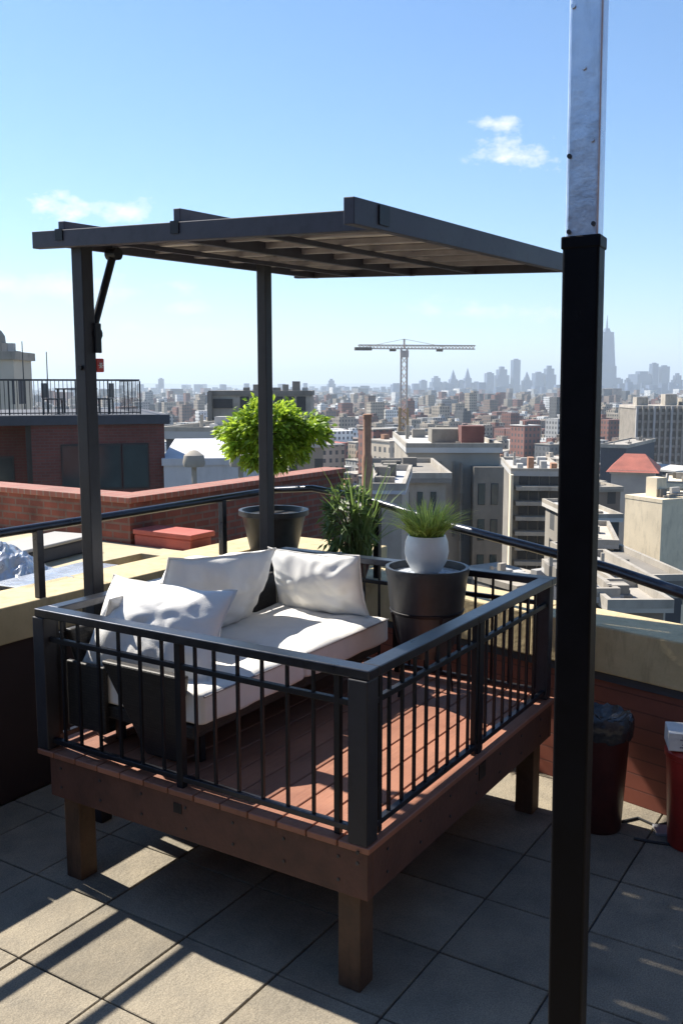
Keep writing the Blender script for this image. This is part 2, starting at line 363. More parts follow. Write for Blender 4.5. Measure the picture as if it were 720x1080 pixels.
def rail_run(p, q, bars, mids, bw, ends):
    """a railing side from corner p to corner q (xy): top rail, second rail, bottom rail, balusters, posts"""
    p, q = Vector(p), Vector(q); d = (q-p); Ln = d.length; d.normalize()
    P3 = lambda t, z: (p.x+d.x*t, p.y+d.y*t, z)
    for z, w_, h_ in ((1.008, .022, .022), (.548, .026, .022)):
        MB().bar(P3(.03, z), P3(Ln-.03, z), w_, h_).build('second_rail' if z > .9 else 'bottom_rail', M['black'] if w_ < .025 else M['rail'], dk, bev=.002)
    for t in bars: MB().bar(P3(t, .545), P3(t, rz-.034), bw, bw, (d.y, -d.x, 0)).build('baluster', M['black'], dk)
    for t in mids: MB().bar(P3(t, .40), P3(t, rz-.036), .031, .031, (d.y, -d.x, 0)).build('railing_post', M['black'], dk, bev=.002)
    for t in ends: MB().bar(P3(t, .513), P3(t, rz-.036), .024, .024, (d.y, -d.x, 0)).build('panel_upright', M['black'], dk, bev=.002)
NN = (X0+ra, Y0+ra); LL = (X0+ra, Y1-ra); RR = (X1-ra, Y0+ra); FF = (X1-ra, Y1-ra)
rail_run(NN, LL, [v-NN[1] for v in (1.80, 1.915, 2.03, 2.145, 2.26, 2.355, 2.53, 2.65, 2.77, 2.89, 3.01, 3.11)], [2.436-NN[1]], .0115, [.11])
rail_run(NN, RR, [2.83-2.66+.098*k for k in range(8)]+[3.70-2.66+.098*k for k in range(7)], [3.61-2.66], .0115, [.09, .92, .98])
rail_run(RR, FF, [.1+.098*k for k in range(16)], [.86], .0115, [.05])
rail_run(LL, FF, [.1+.12*k for k in range(14)], [.9], .0115, [.05])
e = .036
MB().box(X0-.006, X0+.066, Y0-.006, Y1+.0, rz-e, rz).build('top_rail', M['rail'], dk, bev=.004)
MB().box(X0+.067, X1-.067, Y0-.006, Y0+.066, rz-e, rz).build('top_rail', M['rail'], dk, bev=.004)
MB().box(X1-.066, X1+.006, Y0-.006, Y1+.0, rz-e, rz-.001).build('top_rail', M['rail'], dk, bev=.004)
MB().box(X0+.067, X1-.067, Y1-.068, Y1-.002, rz-e, rz-.001).build('top_rail', M['rail'], dk, bev=.004)
for (cx, cy), w in ((NN, .078), (LL, .07), (RR, .06), (FF, .06)):
    z0 = .425 if w > .08 else .512
    MB().box(cx-w/2-.004, cx+w/2-.004, cy-w/2+.006, cy+w/2+.006, z0, rz-e-.001).build('corner_post', M['steelpost'], dk, bev=.004)

for k in range(7):
    y_ = Y0+.12+k*.24
    for z_ in (fz0+.05, fz1-.04): MB().tube([(X0-.004, y_, z_), (X0-.0005, y_, z_)], .006, 8).build('screw', M['dark'], dk)
for k in range(7):
    x_ = X0+.14+k*.26
    for z_ in (fz0+.05, fz1-.04): MB().tube([(x_, Y0-.004, z_), (x_, Y0-.0005, z_)], .006, 8).build('screw', M['dark'], dk)
for z_ in (.45, .49): MB().tube([(NN[0]-.047, NN[1], z_), (NN[0]-.052, NN[1], z_)], .007, 8).build('bolt', M['rail'], dk)
MB().box(X0-.003, X0+.001, 2.415, 2.457, .41, .45).build('bracket', M['black'], dk)
MB().box(3.575, 3.645, Y0-.003, Y0+.001, .40, .47).build('bracket', M['black'], dk)

# ------------------------------------------------------------------ pergola
pg = thing('pergola', (3.14, 3.41, PZ), 'small cantilevered pergola with flat dark steel roof above the white sofa', 'pergola')
RX0, RX1, RY0, RY1 = 3.05, 5.17, 1.78, 3.64
def rzv(x, y): return 2.672+.041*(y-1.77)+.028*(x-3.05)
def sb(x0, x1, y0, y1, a, c):   # sloped box between offsets a..c above the roof plane
    P_ = [(x0, y0), (x1, y0), (x1, y1), (x0, y1)]
    return [Vector((x, y, rzv(x, y)+a)) for x, y in P_]+[Vector((x, y, rzv(x, y)+c)) for x, y in P_]
PX1, PY1 = 3.14, 3.425; PX2, PY2 = 4.455, 3.35
MB().box(PX1-.035, PX1+.035, PY1-.035, PY1+.035, PZ, rzv(PX1, PY1)+.01).build('post', M['steelpost'], pg, bev=.004)
MB().box(PX2-.032, PX2+.032, PY2-.032, PY2+.032, PZ, rzv(PX2, PY2)+.03).build('post', M['steelpost'], pg, bev=.004)
MB().hexa(sb(RX0, RX0+.045, RY0, RY1+.02, 0, .078)).build('front_beam', M['rafter'], pg, bev=.003)
MB().hexa(sb(RX1-.045, RX1, RY0+.03, RY1-.03, .002, .06)).build('rear_beam', M['rafter'], pg, bev=.003)
for k, (yy, w, xs, hh) in enumerate(((RY1-.19, .04, -.012, .118), (2.74, .038, -.012, .135), (RY0-.012, .045, .17, .096))):
    MB().hexa(sb(RX0-xs, RX1+.01, yy, yy+w, .0015, hh)).build('rafter', M['rafter'], pg, bev=.003)
    if k < 2: MB().hexa(sb(RX0-.006, RX0-.001, yy-.004, yy+w+.004, .03, .082)).build('bracket', M['black'], pg)
    if k == 2: MB().box(RX0-.0, RX0+.075, yy-.006, yy-.001, rzv(3.05, yy)+.02, rzv(3.05, yy)+.09).build('bracket', M['black'], pg)
for k in range(6):
    x = 3.36+k*.3
    MB().hexa(sb(x, x+.03, RY0+.034, RY1-.03, .026, .052)).build('purlin', M['purlin'], pg, bev=.002)
for yy in (2.32, 3.15):
    MB().hexa(sb(RX0+.047, RX1-.047, yy, yy+.025, .002, .024)).build('tie_bar', M['rafter'], pg, bev=.002)
# the roof is a run of cross boards, two of them translucent
k = 0; x = RX0+.01
while x < RX1-.1:
    wd = .148
    if k in (2, 5): MB().hexa(sb(x, x+.1, RY0+.036, 2.9, .054, .059)).build('translucent_panel', M['poly'], pg); MB().hexa(sb(x, x+.1, 2.902, RY1, .054, .06)).build('roof_board', M['sheet'], pg); MB().hexa(sb(x+.101, x+wd, RY0+.036, RY1, .054, .066)).build('roof_board', M['sheet'], pg)
    else: MB().hexa(sb(x, x+wd-.004, RY0+.036, RY1, .054, .072)).build('roof_board', M['sheet'], pg, bev=.002)
    x += wd; k += 1
br0 = Vector((PX1+.045, PY1-.01, 2.37)); br1 = Vector((PX1+.2, PY1-.0, rzv(3.4, 3.43)-.01))
bo = MB().tube([br0, br1], .019, 12).build('brace', M['black'], pg)
MB().tube([br1+Vector((0, -.035, 0)), br1+Vector((0, .03, 0))], .03, 14).build('pivot', M['black'], bo)
MB().box(PX1+.02, PX1+.06, PY1-.05, PY1-.036, 2.26, 2.40).build('hinge_bracket', M['black'], pg, bev=.004)
MB().tube([br0+Vector((0, -.03, -.02)), br0+Vector((0, .03, -.02))], .032, 14).build('pivot', M['black'], bo)
MB().tube([(PX1-.05, PY1-.01, 2.19), (PX1-.03, PY1-.01, 2.19)], .012, 8).build('bolt', M['black'], pg)
al = thing('alarm_box', (PX1+.045, PY1-.01, 2.17), 'small red box with a white mark fixed to the left pergola post', 'alarm')
MB().box(PX1+.036, PX1+.085, PY1-.035, PY1+.03, 2.17, 2.235).build('case', M['redplastic'], al, bev=.005)
b = MB()
for an in (0, 60, 120):
    c = Vector((PX1+.0605, PY1-.0372, 2.202)); d = Vector((math.cos(R(an)), 0, math.sin(R(an))))*.014; b.bar(c-d, c+d, .004, .005, (0, 1, 0))
b.build('mark', M['paper'], al)

# ------------------------------------------------------------------ sofa
so = thing('outdoor_sofa', (3.5, 2.85, FZ), 'dark wicker outdoor sofa with white seat cushions on the deck', 'sofa')
SX0, SX1, SY0, SY1 = 2.74, 4.30, 2.43, 3.17; SZ = .865
b = MB(); b.box(SX0+.02, SX1-.02, SY0+.03, SY1, .665, .722); b.build('seat_frame', M['wicker'], so, bev=.006)
b = MB(); b.box(SX0-.012, SX0+.014, 2.935, 3.17, .60, .90); b.build('arm_panel', M['wicker'], so, bev=.006)
b = MB(); c = [(SX0-.035, 2.47), (SX0+.015, 2.47), (SX0+.015, 2.93), (SX0-.035, 2.93)]; lo = [(SX0+.05, 2.58), (SX0+.09, 2.58), (SX0+.09, 2.76), (SX0+.05, 2.76)]
b.hexa([Vector((x, y, .53)) for x, y in lo]+[Vector((x, y, .94)) for x, y in c]); b.build('arm_panel', M['wicker'], so, bev=.01)
b = MB(); b.hexa([Vector((x, y, .53)) for x, y in ((SX0+.1, 3.07), (SX1-.1, 3.07), (SX1-.1, 3.11), (SX0+.1, 3.11))]+[Vector((x, y, 1.03)) for x, y in ((SX0+.02, 3.172), (SX1, 3.172), (SX1, 3.212), (SX0+.02, 3.212))]); b.build('back_panel', M['wicker'], so, bev=.008)
b = MB(); b.box(SX1+.002, SX1+.04, 2.62, SY1, .6, .98); b.build('arm_panel', M['wicker'], so, bev=.01)
for lx, ly in ((SX0+.14, 2.53), (SX1-.12, 2.53), (SX0+.14, 3.0), (SX1-.12, 3.0)):
    MB().box(lx, lx+.035, ly, ly+.035, FZ+.001, .668).build('leg', M['black'], so, bev=.003)
def cushion(name, x0, x1, y0, y1, z0, z1, m, parent, amp=.006, seed=0, n=26):
    b = bmesh.new(); nx = max(4, int((x1-x0)/.03)); ny = max(4, int((y1-y0)/.03))
    bmesh.ops.create_cube(b, size=1)
    bmesh.ops.subdivide_edges(b, edges=[e_ for e_ in b.edges], cuts=n, use_grid_fill=True)
    cx, cy, cz = (x0+x1)/2, (y0+y1)/2, (z0+z1)/2; hx, hy, hz = (x1-x0)/2, (y1-y0)/2, (z1-z0)/2; rr = .022
    for v in b.verts:
        u, w_, t = v.co.x*2, v.co.y*2, v.co.z*2
        p = Vector((u*hx, w_*hy, t*hz))
        q = Vector([max(-h_+rr, min(h_-rr, c_)) for c_, h_ in zip(p, (hx, hy, hz))]); d = p-q
        if d.length > 1e-6: p = q+d.normalized()*min(d.length, rr)
        crown = (1-u**4)*(1-w_**4)
        if t > 0: p.z += .012*crown*t
        nn = noise.noise(Vector((p.x*5+seed, p.y*6, p.z*5)))*amp*1.6 + noise.noise(Vector((p.x*17, p.y*22+seed, p.z*19)))*amp*.5
        p += Vector((u*.25*nn, w_*.4*nn, nn*abs(t)))
        v.co = Vector((cx, cy, cz))+p-ORG[parent]
    for f_ in b.faces: f_.smooth = True
    me = bpy.data.meshes.new(name); b.to_mesh(me); b.free(); me.materials.append(m)
    o = bpy.data.objects.new(name, me); col.objects.link(o); o.parent = parent; ORG[o] = ORG[parent]; return o
xm = 3.50
for xa, xb, s_ in ((SX0+.02, xm-.003, 1), (xm+.003, SX1-.004, 5)):
    cu = cushion('seat_cushion', xa, xb, SY0-.02, SY1-.05, .724, SZ, M['white2'], so, .007, s_)
    for zz in (SZ-.012,):
        MB().tube([(xa+.012, SY0-.021, zz), (xb-.012, SY0-.021, zz)], .0045, 6).build('piping', M['piping'], cu)

def pillow(name, c, w, h, t, face, tilt, roll, label, seed, m=None, group=None, lumps=1.):
    """c: centre; face: direction angle its front looks (degrees, world), tilt: lean back"""
    n = 40; b = bmesh.new(); V_ = {}
    for side in (1, -1):
        for i in range(n+1):
            for j in range(n+1):
                if side < 0 and (i in (0, n) or j in (0, n)): V_[side, i, j] = V_[1, i, j]; continue
                u = i/n*2-1; v = j/n*2-1
                ex = (1-abs(u)**2.6)**.62*(1-abs(v)**2.6)**.62
                pinch = 1-.05*(1-abs(v)**2)*abs(u)**6
                pinch2 = 1-.05*(1-abs(u)**2)*abs(v)**6
                x = u*w/2*pinch; z = v*h/2*pinch2
                sag = -.025*(1-v)*(1-u*u)*0
                y = side*t/2*ex
                e_ = (1-max(abs(u), abs(v))**6)
                q = Vector((x*6+seed*3.1, z*6, side*2.))
                k = noise.noise(q)*.022*ex + abs(noise.noise(q*2.3))*.016*ex
                rad = math.atan2(v, u); rr_ = math.hypot(u, v)
                k -= .006*abs(math.sin(rad*7+seed+noise.noise(q)*3))*max(0, rr_-.45)*e_*2
                y += side*k*lumps*1.5
                x += noise.noise(q+Vector((9, 0, 0)))*.014; z += noise.noise(q+Vector((0, 9, 0)))*.016 - .01*(1-u*u)*(v+1)*.5
                V_[side, i, j] = b.verts.new((x, y, z))
    for side in (1, -1):
        for i in range(n):
            for j in range(n):
                q = [V_[side, i, j], V_[side, i+1, j], V_[side, i+1, j+1], V_[side, i, j+1]]
                if side > 0: q = q[::-1]
                try: f_ = b.faces.new(q); f_.smooth = True
                except ValueError: pass
    b.verts.index_update(); VI = {k_: v_.index for k_, v_ in V_.items()}
    me = bpy.data.meshes.new(name); b.to_mesh(me); b.free(); me.materials.append(m or M['white'])
    o = bpy.data.objects.new(name, me); col.objects.link(o)
    o.matrix_world = Matrix.Translation(Vector(c)) @ Matrix.Rotation(R(face)-math.pi/2, 4, 'Z') @ Matrix.Rotation(R(tilt), 4, 'X') @ Matrix.Rotation(R(roll), 4, 'Y')
    lp = [(i, 0) for i in range(n)]+[(n, j) for j in range(n)]+[(i, n) for i in range(n, 0, -1)]+[(0, j) for j in range(n, 0, -1)]
    pts = [me.vertices[VI[1, i, j]].co.copy() for i, j in lp]; pts.append(pts[0])
    pb = MB().tube(pts, .0042, 6, False); ORG[o] = Vector((0, 0, 0)); po = pb.build('piping', M['white2'], o)
    ORG[o] = Vector(c); tag(o, label, 'pillow', group or 'white pillows on the sofa'); return o
pillow('throw_pillow', (4.17, 2.79, 1.035), .60, .37, .17, 180, -14, 1, 'upright rectangular white pillow leaning at the far end of the sofa', 1)
pillow('throw_pillow', (3.56, 3.03, 1.06), .84, .46, .22, 268, -22, -6, 'large white pillow against the sofa back, between the other two', 2)
pillow('throw_pillow', (2.95, 2.83, 1.03), .64, .46, .24, 12, -32, 3, 'slumped white pillow at the near end of the sofa, closest to the railing', 3, lumps=1.0)
pillow('throw_pillow', (3.08, 3.08, 1.04), .52, .36, .17, 275, -30, 4, 'flattened white pillow half hidden in the near back corner of the sofa', 4, lumps=1.0)

# ------------------------------------------------------------------ planters
pc = Vector((4.19, 2.13, 0))
pl = thing('round_planter', (pc.x, pc.y, FZ), 'large round black planter with brass band on a metal stand by the sofa', 'planter')
MB().lathe([(.001, .73), (.12, .73), (.15, .80), (.178, .92), (.192, 1.0), (.205, 1.13), (.214, 1.165), (.214, 1.19), (.196, 1.19), (.190, 1.15), (.001, 1.148)], pc, 48).build('pot', M['pot'], pl)
MB().lathe([(.186, .955), (.1895, .957), (.193, .971), (.190, .973), (.187, .973)], pc, 48).build('band', M['black'], pl)
MB().lathe([(.001, 1.155), (.189, 1.152)], pc, 32).build('pebbles', M['pebble'], pl)
for k in range(4):
    an = R(50+90*k); d = Vector((math.cos(an), math.sin(an), 0))
    MB().tube([pc+d*.193+Vector((0, 0, .965)), pc+d*.13+Vector((0, 0, .72)), pc+d*.15+Vector((0, 0, FZ+.002))], .007, 8).build('stand_leg', M['black'], pl)
gp = pc+Vector((-.01, .0, 0))
gr = thing('grass_plant', (gp.x, gp.y, 1.155), 'green spiky grass in a round white pot on top of the black planter', 'plant')
MB().lathe([(.001, 1.157), (.055, 1.157), (.075, 1.17), (.103, 1.22), (.113, 1.27), (.108, 1.32), (.096, 1.352), (.088, 1.352), (.092, 1.33), (.001, 1.33)], gp, 40).build('pot', M['whitepot'], gr)
def blades(c, n, hmin, hmax, spread, r0, wid, droop, seed):
    rnd = random.Random(seed); b = MB()
    for _ in range(n):
        an = rnd.uniform(0, 2*math.pi); rr = r0*math.sqrt(rnd.random()); p = Vector(c)+Vector((math.cos(an)*rr, math.sin(an)*rr, 0))
        an2 = an+rnd.uniform(-.7, .7); out_ = Vector((math.cos(an2), math.sin(an2), 0)); hgt = rnd.uniform(hmin, hmax); sp = spread*rnd.uniform(.15, 1)
        side = Vector((-out_.y, out_.x, 0)).lerp(Vector((rnd.uniform(-1, 1), rnd.uniform(-1, 1), 0)), .5).normalized()*wid*rnd.uniform(.6, 1.2)
        pts = []
        K = 5
        for k in range(K+1):
            t = k/K; q = p+out_*sp*t**1.6+Vector((0, 0, hgt*t-droop*sp*t**3)); ww = side*(1-t*t*.95)
            pts.append((q-ww, q+ww))
        i = len(b.v)
        for a_, c_ in zip(pts, pts[1:]): b.face([a_[0], a_[1], c_[1], c_[0]], True)
    return b
blades(gp+Vector((0, 0, 1.33)), 620, .12, .24, .24, .075, .0042, .3, 3).build('grass', M['grass'], gr)

def leafcloud(c, rad, n, size, seed, clump=26, aspect=2.3, droop=.2, shell=.55):
    rnd = random.Random(seed); b = MB(); c = Vector(c); cl = []
    for kk in range(clump):
        zz_ = 1-2*(kk+.5)/clump; a__ = kk*2.39996
        d = Vector((math.sqrt(1-zz_*zz_)*math.cos(a__), math.sqrt(1-zz_*zz_)*math.sin(a__), zz_))*rnd.uniform(.5, .9)
        cl.append((Vector((d.x*rad[0], d.y*rad[1], d.z*rad[2])), rnd.uniform(.22, .38)))
    for _ in range(n):
        q, s_ = rnd.choice(cl); o = Vector((rnd.gauss(0, 1), rnd.gauss(0, 1), rnd.gauss(0, .8)))*s_*.42*min(rad)
        p = c+q+o; outv = (q+o).normalized()
        d = (outv+Vector((rnd.uniform(-1, 1), rnd.uniform(-1, 1), rnd.uniform(-.9, .9)-droop))*.9).normalized()
        nrm = Vector((rnd.uniform(-1, 1), rnd.uniform(-1, 1), rnd.uniform(.1, 1.4))).normalized(); a = d.cross(nrm).normalized()
        l_ = size*rnd.uniform(.6, 1.25); w_ = l_/aspect/2; fold = d.cross(a)*w_*.5; bend = Vector((0, 0, -l_*.18))
        m0 = p; m1 = p+d*l_*.5; m2 = p+d*l_+bend
        i = len(b.v)
        b.face([m0, m1+a*w_+fold, m2, m1-a*w_+fold]) if rnd.random() < .35 else (b.face([m0, m1+a*w_+fold, m1]), b.face([m1, m1+a*w_+fold, m2]), b.face([m0, m1, m1-a*w_+fold]), b.face([m1, m2, m1-a*w_+fold]))
    return b, [c+q for q, _ in cl]
tp = at(289, 580, 6.45); tp.z = .95
tr = thing('topiary_tree', tp, 'bright green round headed little tree in a black pot on the parapet corner', 'tree')
MB().lathe([(.001, .952), (.155, .952), (.165, .96), (.222, 1.21), (.245, 1.215), (.245, 1.25), (.222, 1.25), (.21, 1.215), (.001, 1.21)], (tp.x, tp.y, 0), 40).build('pot', M['pot'], tr)
MB().lathe([(.001, 1.216), (.209, 1.212)], (tp.x, tp.y, 0), 24).build('soil', M['soil'], tr)
cc = Vector((tp.x, tp.y, 1.775))
lb, cl = leafcloud(cc, (.36, .36, .235), 8000, .055, 11, 60)
b = MB().tube([(tp.x-.01, tp.y+.02, 1.2), (tp.x+.015, tp.y+.03, 1.4), (tp.x-.005, tp.y, 1.6), (tp.x, tp.y, 1.72)], [.028, .024, .022, .018], 10)
for q in cl[:18]: b.tube([(tp.x, tp.y, 1.58+.006*len(b.v) % .1), cc.lerp(q, .5)+Vector((0, 0, -.03)), q], [.011, .007, .003], 6, False)
b.build('trunk', M['trunk'], tr)
lb.build('crown', M['leaf'], tr)

dp = at(366, 582, 6.0); dp.z = .85
dt = thing('spiky_shrub', dp, 'dark narrow leaved shrub in a low pot, right of the bright green tree', 'shrub')
MB().lathe([(.001, .852), (.12, .852), (.16, .98), (.17, 1.0), (.15, 1.0), (.001, .985)], (dp.x, dp.y, 0), 28).build('pot', M['darkbin'], dt)
lb, cl = leafcloud((dp.x, dp.y, 1.24), (.17, .17, .24), 900, .075, 5, 22, 3.5)
lb.build('leaves', M['darkleaf'], dt)
b = MB()
rnd = random.Random(4)
for q in cl: b.tube([(dp.x, dp.y, .98), (dp.x+rnd.uniform(-.05, .05), dp.y+rnd.uniform(-.05, .05), 1.12), q], [.006, .005, .003], 5, False)
b.build('stems', M['trunk'], dt)
blades((dp.x+.04, dp.y-.08, 1.0), 80, .25, .68, .3, .07, .008, .2, 8).build('long_leaves', M['darkleaf'], dt)

# ------------------------------------------------------------------ foreground post
fp0 = at(597.5, 1080, 1.9); top = at(621, 0, 1.93); dirp = (top-fp0).normalized()
base = fp0-dirp*(fp0.z-PZ)/dirp.z; base_top = fp0+dirp*(3.4-fp0.z)/dirp.z; brk = at(615, 251, 1.915)
fpo = thing('steel_post', base, 'tall foreground post, black below and bare galvanised metal above', 'post')
view = (base-Vector((0, 0, 0))); view.z = 0; view.normalize()
fa = Matrix.Rotation(R(-13), 3, 'Z') @ view     # direction away from the camera, turned so that a narrow right side shows
sd_ = Vector((-fa.y, fa.x, 0)); upv = (fa.x, fa.y, 0)
bmid = base+dirp*((brk.z-base.z)/dirp.z)
MB().bar(base, bmid, .074, .056, upv).build('lower_sleeve', mat('gloss black coating', (.004, .004, .006), .5, 0, .3, 10, .05, 80, spec=.12), fpo, bev=.006, seg=3)
MB().bar(bmid-dirp*.022, bmid+dirp*.003, .0785, .0605, upv).build('collar', bpy.data.materials['gloss black coating'], fpo, bev=.003)
ut = MB().bar(bmid-dirp*.05, base_top, .067, .05, upv).build('upper_tube', M['galv'], fpo, bev=.007, seg=3)
for px, py in ((600, 245), (629, 238), (600, 165), (604, 6), (617, 73), (627, 150)):
    q = at(px, py, 1.915); ax = (q-bmid); tt = ax.dot(dirp); c = bmid+dirp*tt
    lat = (q-c).dot(sd_); lat = max(-.026, min(.026, lat)); s_ = c+sd_*lat-fa*.024
    MB().tube([s_, s_-fa*.006], .0045, 10).build('bolt', M['dark'] if py > 160 else M['galv'], ut)

# ------------------------------------------------------------------ parapets, rails
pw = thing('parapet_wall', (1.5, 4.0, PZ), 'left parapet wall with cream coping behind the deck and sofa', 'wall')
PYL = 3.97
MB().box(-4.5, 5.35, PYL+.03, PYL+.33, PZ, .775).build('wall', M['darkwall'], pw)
for k in range(9):
    a0 = -4.5+k*1.18; a1 = min(a0+1.176, 5.5)
    MB().box(a0, a1, PYL, PYL+.36, .775, .972).build('coping_block', M['cream'], pw, bev=.008)
WA = Vector((4.655, .95)); WB = Vector((5.24, 3.45)); wd = (WB-WA).normalized(); yaw = math.atan2(wd.y, wd.x)
pr_ = thing('parapet_wall', (WA.x, WA.y, PZ), 'right parapet wall of red brown boarding under thick cream coping', 'wall')
T = TR((WA.x, WA.y, 0), yaw); Ln = (WB-WA).length
MB(T).box(-6, Ln+.3, -.33, -.045, PZ, .55).build('wall', siding, pr_)
MB(T).box(-6, Ln+.3, -.33, -.03, .55, .598).build('coping_shadow_strip', M['charcoal'], pr_)  # dark strip stands in for the coping's cast shadow on the wall
for k in range(8):
    a0 = -6+k*1.15; a1 = min(a0+1.146, Ln+.42)
    MB(T).box(a0, a1, -.36, 0, .6, .85).build('coping_block', M['cream'], pr_, bev=.01)
MB().box(5.0, 5.85, 3.3, 4.39, PZ, .948).build('corner_plinth', M['cream'], pw, bev=.01)

gl = thing('guard_rail', (4.5, 3.93, .99), 'grey tubular guard rail running round the roof edge', 'railing')
yl = 4.0; zl = 1.354
b = MB(); pts = [(2.80, yl, zl), (4.0, yl, zl), (5.2, yl, zl+.004), (5.42, yl, zl+.003)]
for px, py, X_ in ((330, 515, 5.42), (367, 522, 5.34), (398, 530, 5.22), (480, 556, 4.98), (560, 577, 4.79), (640, 599, 4.66), (720, 626, 4.56), (800, 656, 4.48), (900, 700, 4.42)):
    v = ray(px, py); v = v*(X_/v.x); pts.append((v.x, v.y, v.z+H))
MB().tube(pts, [.024]*4+[.024]*3+[.025, .026, .027, .028, .028, .028], 14).build('top_rail', M['rail'], gl)
for px in (40, 235):
    v = ray(px, 560); v = v*(yl/v.y)
    MB().box(v.x-.022, v.x+.022, yl-.02, yl+.02, .972, zl-.01).build('rail_post', M['rail'], gl, bev=.003)
for px, Xg in ((398, 5.22),):
    v = ray(px, 530 if px < 400 else (577 if px < 600 else 619)); v = v*(Xg/v.x)
    if px != 560: MB().box(v.x-.02, v.x+.02, v.y-.02, v.y+.02, .85, v.z+H-.01).build('rail_post', M['rail'], gl, bev=.003)
# unseen upper rail and posts added left of frame to cast a shadow stripe
MB().tube([(2.72, yl, 1.79), (1.2, yl, 1.79), (-1.5, yl, 1.79)], .026, 12).build('added_shadow_rail', M['rail'], gl)
MB().tube([(2.82, yl, zl), (1.2, yl, zl), (-1.5, yl, zl)], .03, 12).build('top_rail', M['rail'], gl)
for x in (2.72, .8, -1.1): MB().box(x-.022, x+.022, yl-.02, yl+.02, .972, 1.79).build('rail_post', M['rail'], gl)

# ------------------------------------------------------------------ bins and litter by the right wall
bc = Vector((4.42, 1.27, 0))
bn = thing('waste_bin', (bc.x, bc.y, PZ), 'dark round bin with a crumpled black bag over its rim, behind the post', 'bin')
MB().lathe([(.001, -.083), (.103, -.083), (.108, -.075), (.135, .46), (.14, .47), (.14, .49), (.128, .49), (.1, .2), (.001, .2)], bc, 36).build('bin_body', M['darkbin'], bn)
b = MB(); rings = []
rnd = random.Random(9)
for r_, z in ((.148, .40), (.152, .45), (.15, .49), (.138, .508), (.12, .50), (.09, .475), (.04, .46), (.002, .455)):
    rings.append([bc+Vector((math.cos(t)*r_*(1+.04*noise.noise(Vector((math.cos(t)*4, math.sin(t)*4, z*9)))*2), math.sin(t)*r_, z+.018*noise.noise(Vector((math.cos(t)*5*r_*9, math.sin(t)*5*r_*9, z*3))))) for t in [2*math.pi*k/48 for k in range(48)]])
for a_, c_ in zip(rings, rings[1:]):
    for k in range(48): b.face([a_[k], a_[(k+1) % 48], c_[(k+1) % 48], c_[k]], True)
b.build('bag', M['bag'], bn)
b2 = Vector((4.46, .84, 0))
rb = thing('waste_bin', (b2.x, b2.y, PZ), 'red round bin at the right edge with a white box on its lid', 'bin')
MB().lathe([(.001, -.083), (.098, -.083), (.103, -.075), (.128, .36), (.135, .365), (.135, .39), (.12, .405), (.001, .41)], b2, 36).build('bin_body', M['redplastic'], rb)
wb = thing('cardboard_box', (4.44, .86, .412), 'small white printed box lying on the red bin', 'box')
T = TR((4.44, .865, 0), R(20))
MB(T).box(-.08, .08, -.1, .1, .412, .50).build('carton', M['paper'], wb, bev=.004)
b = MB(T)
for k in range(5): b.box(-.0815, -.0805, -.07, .05-.01*(k % 3), .43+k*.012, .436+k*.012)
b.build('print', M['greytext'], wb)
b = MB(); p = at(628, 872, 1); 
def gp_(px, py, z=PZ):
    v = ray(px, py); v = v*((z-H)/v.z); return Vector((v.x, v.y, z))
q0, q1 = gp_(624, 866), gp_(640, 873)
tag(MB().bar(q0+Vector((0, 0, .006)), q1+Vector((0, 0, .006)), .012, .008).build('offcut', M['paper']), 'thin pale stick lying on the paving beside the foreground post', 'stick')
cx = gp_(698, 878)
tag(MB(TR(cx, R(25))).box(-.05, .05, -.04, .04, .002, .02).build('litter', M['tarp'], bev=.004), 'small pale scrap on the dark paving in front of the red bin', 'litter')
b = MB(); pts = [gp_(x, y)+Vector((0, 0, .008)) for x, y in ((655, 868), (672, 864), (690, 872), (712, 868), (730, 880), (712, 893), (690, 890), (668, 886))]
tag(b.tube(pts, .007, 8).build('hose', M['dark']), 'thin dark cable looped on the paving near the red bin', 'cable')

# ------------------------------------------------------------------ neighbouring cream roof and brick walls, left
nr = thing('flat_roof', (3.0, 5.4, .3), 'cream coated flat roof with a dark recess beyond the left parapet', 'roof')
b = MB(); rx0, rx1, ry0, ry1 = 4.03, 4.72, 4.36, 4.66
zt = .932
b.box(-4, rx0, PYL+.362, 8.6, -45, zt); b.box(rx1, 4.955, PYL+.362, 8.6, -45, zt); b.box(rx0, rx1, PYL+.362, ry0, -45, zt); b.box(rx0, rx1, ry1, 8.6, -45, zt)
b.build('roof_surface', M['creamroof'], nr)
MB().box(rx0+.001, rx1-.001, ry0+.001, ry1-.001, .5, .72).build('recess_floor', M['charcoal'], nr)
def sky_box(px, py, d, l, w, h, rot, label):
    p = gp_(px, py, zt); T = TR((p.x, p.y, zt), R(rot))
    o = thing('roof_vent', (p.x, p.y, zt), label, 'roof vent', 'dark roof vents')
    MB(T).box(-l/2, l/2, -w/2, w/2, .0, h*.8).build('housing', M['charcoal'], o, bev=.02, seg=3)
    MB(T).box(-l/2-.02, l/2+.02, -w/2-.02, w/2+.02, h*.8+.001, h).build('lid', M['roofwhite'] if h > .1 else M['tarp'], o, bev=.012, seg=3)
sky_box(30, 592, 6, .95, .32, .125, 10, 'long dark box with rounded pale lid on the cream roof, near the brick wall')
sky_box(62, 612, 6, .75, .26, .04, 5, 'flat dark hatch with grey lid on the cream roof, nearer the parapet')
b = MB(); c0 = gp_(2, 606, zt); n_ = 26; P_ = {}
for i in range(n_+1):
    for j in range(n_+1):
        u = i/n_*2-1; v = j/n_*2-1; rr = math.hypot(u, v)
        hh = max(0, .19*(1-rr**1.5)); nz_ = noise.noise(Vector((u*3, v*3, 2)))*.06+abs(noise.noise(Vector((u*7, v*7, 5))))*.05
        P_[i, j] = Vector((c0.x+u*.30, c0.y+v*.26, zt+.004+max(0, hh+nz_*(1-rr*.5) if rr < 1.25 else 0)))
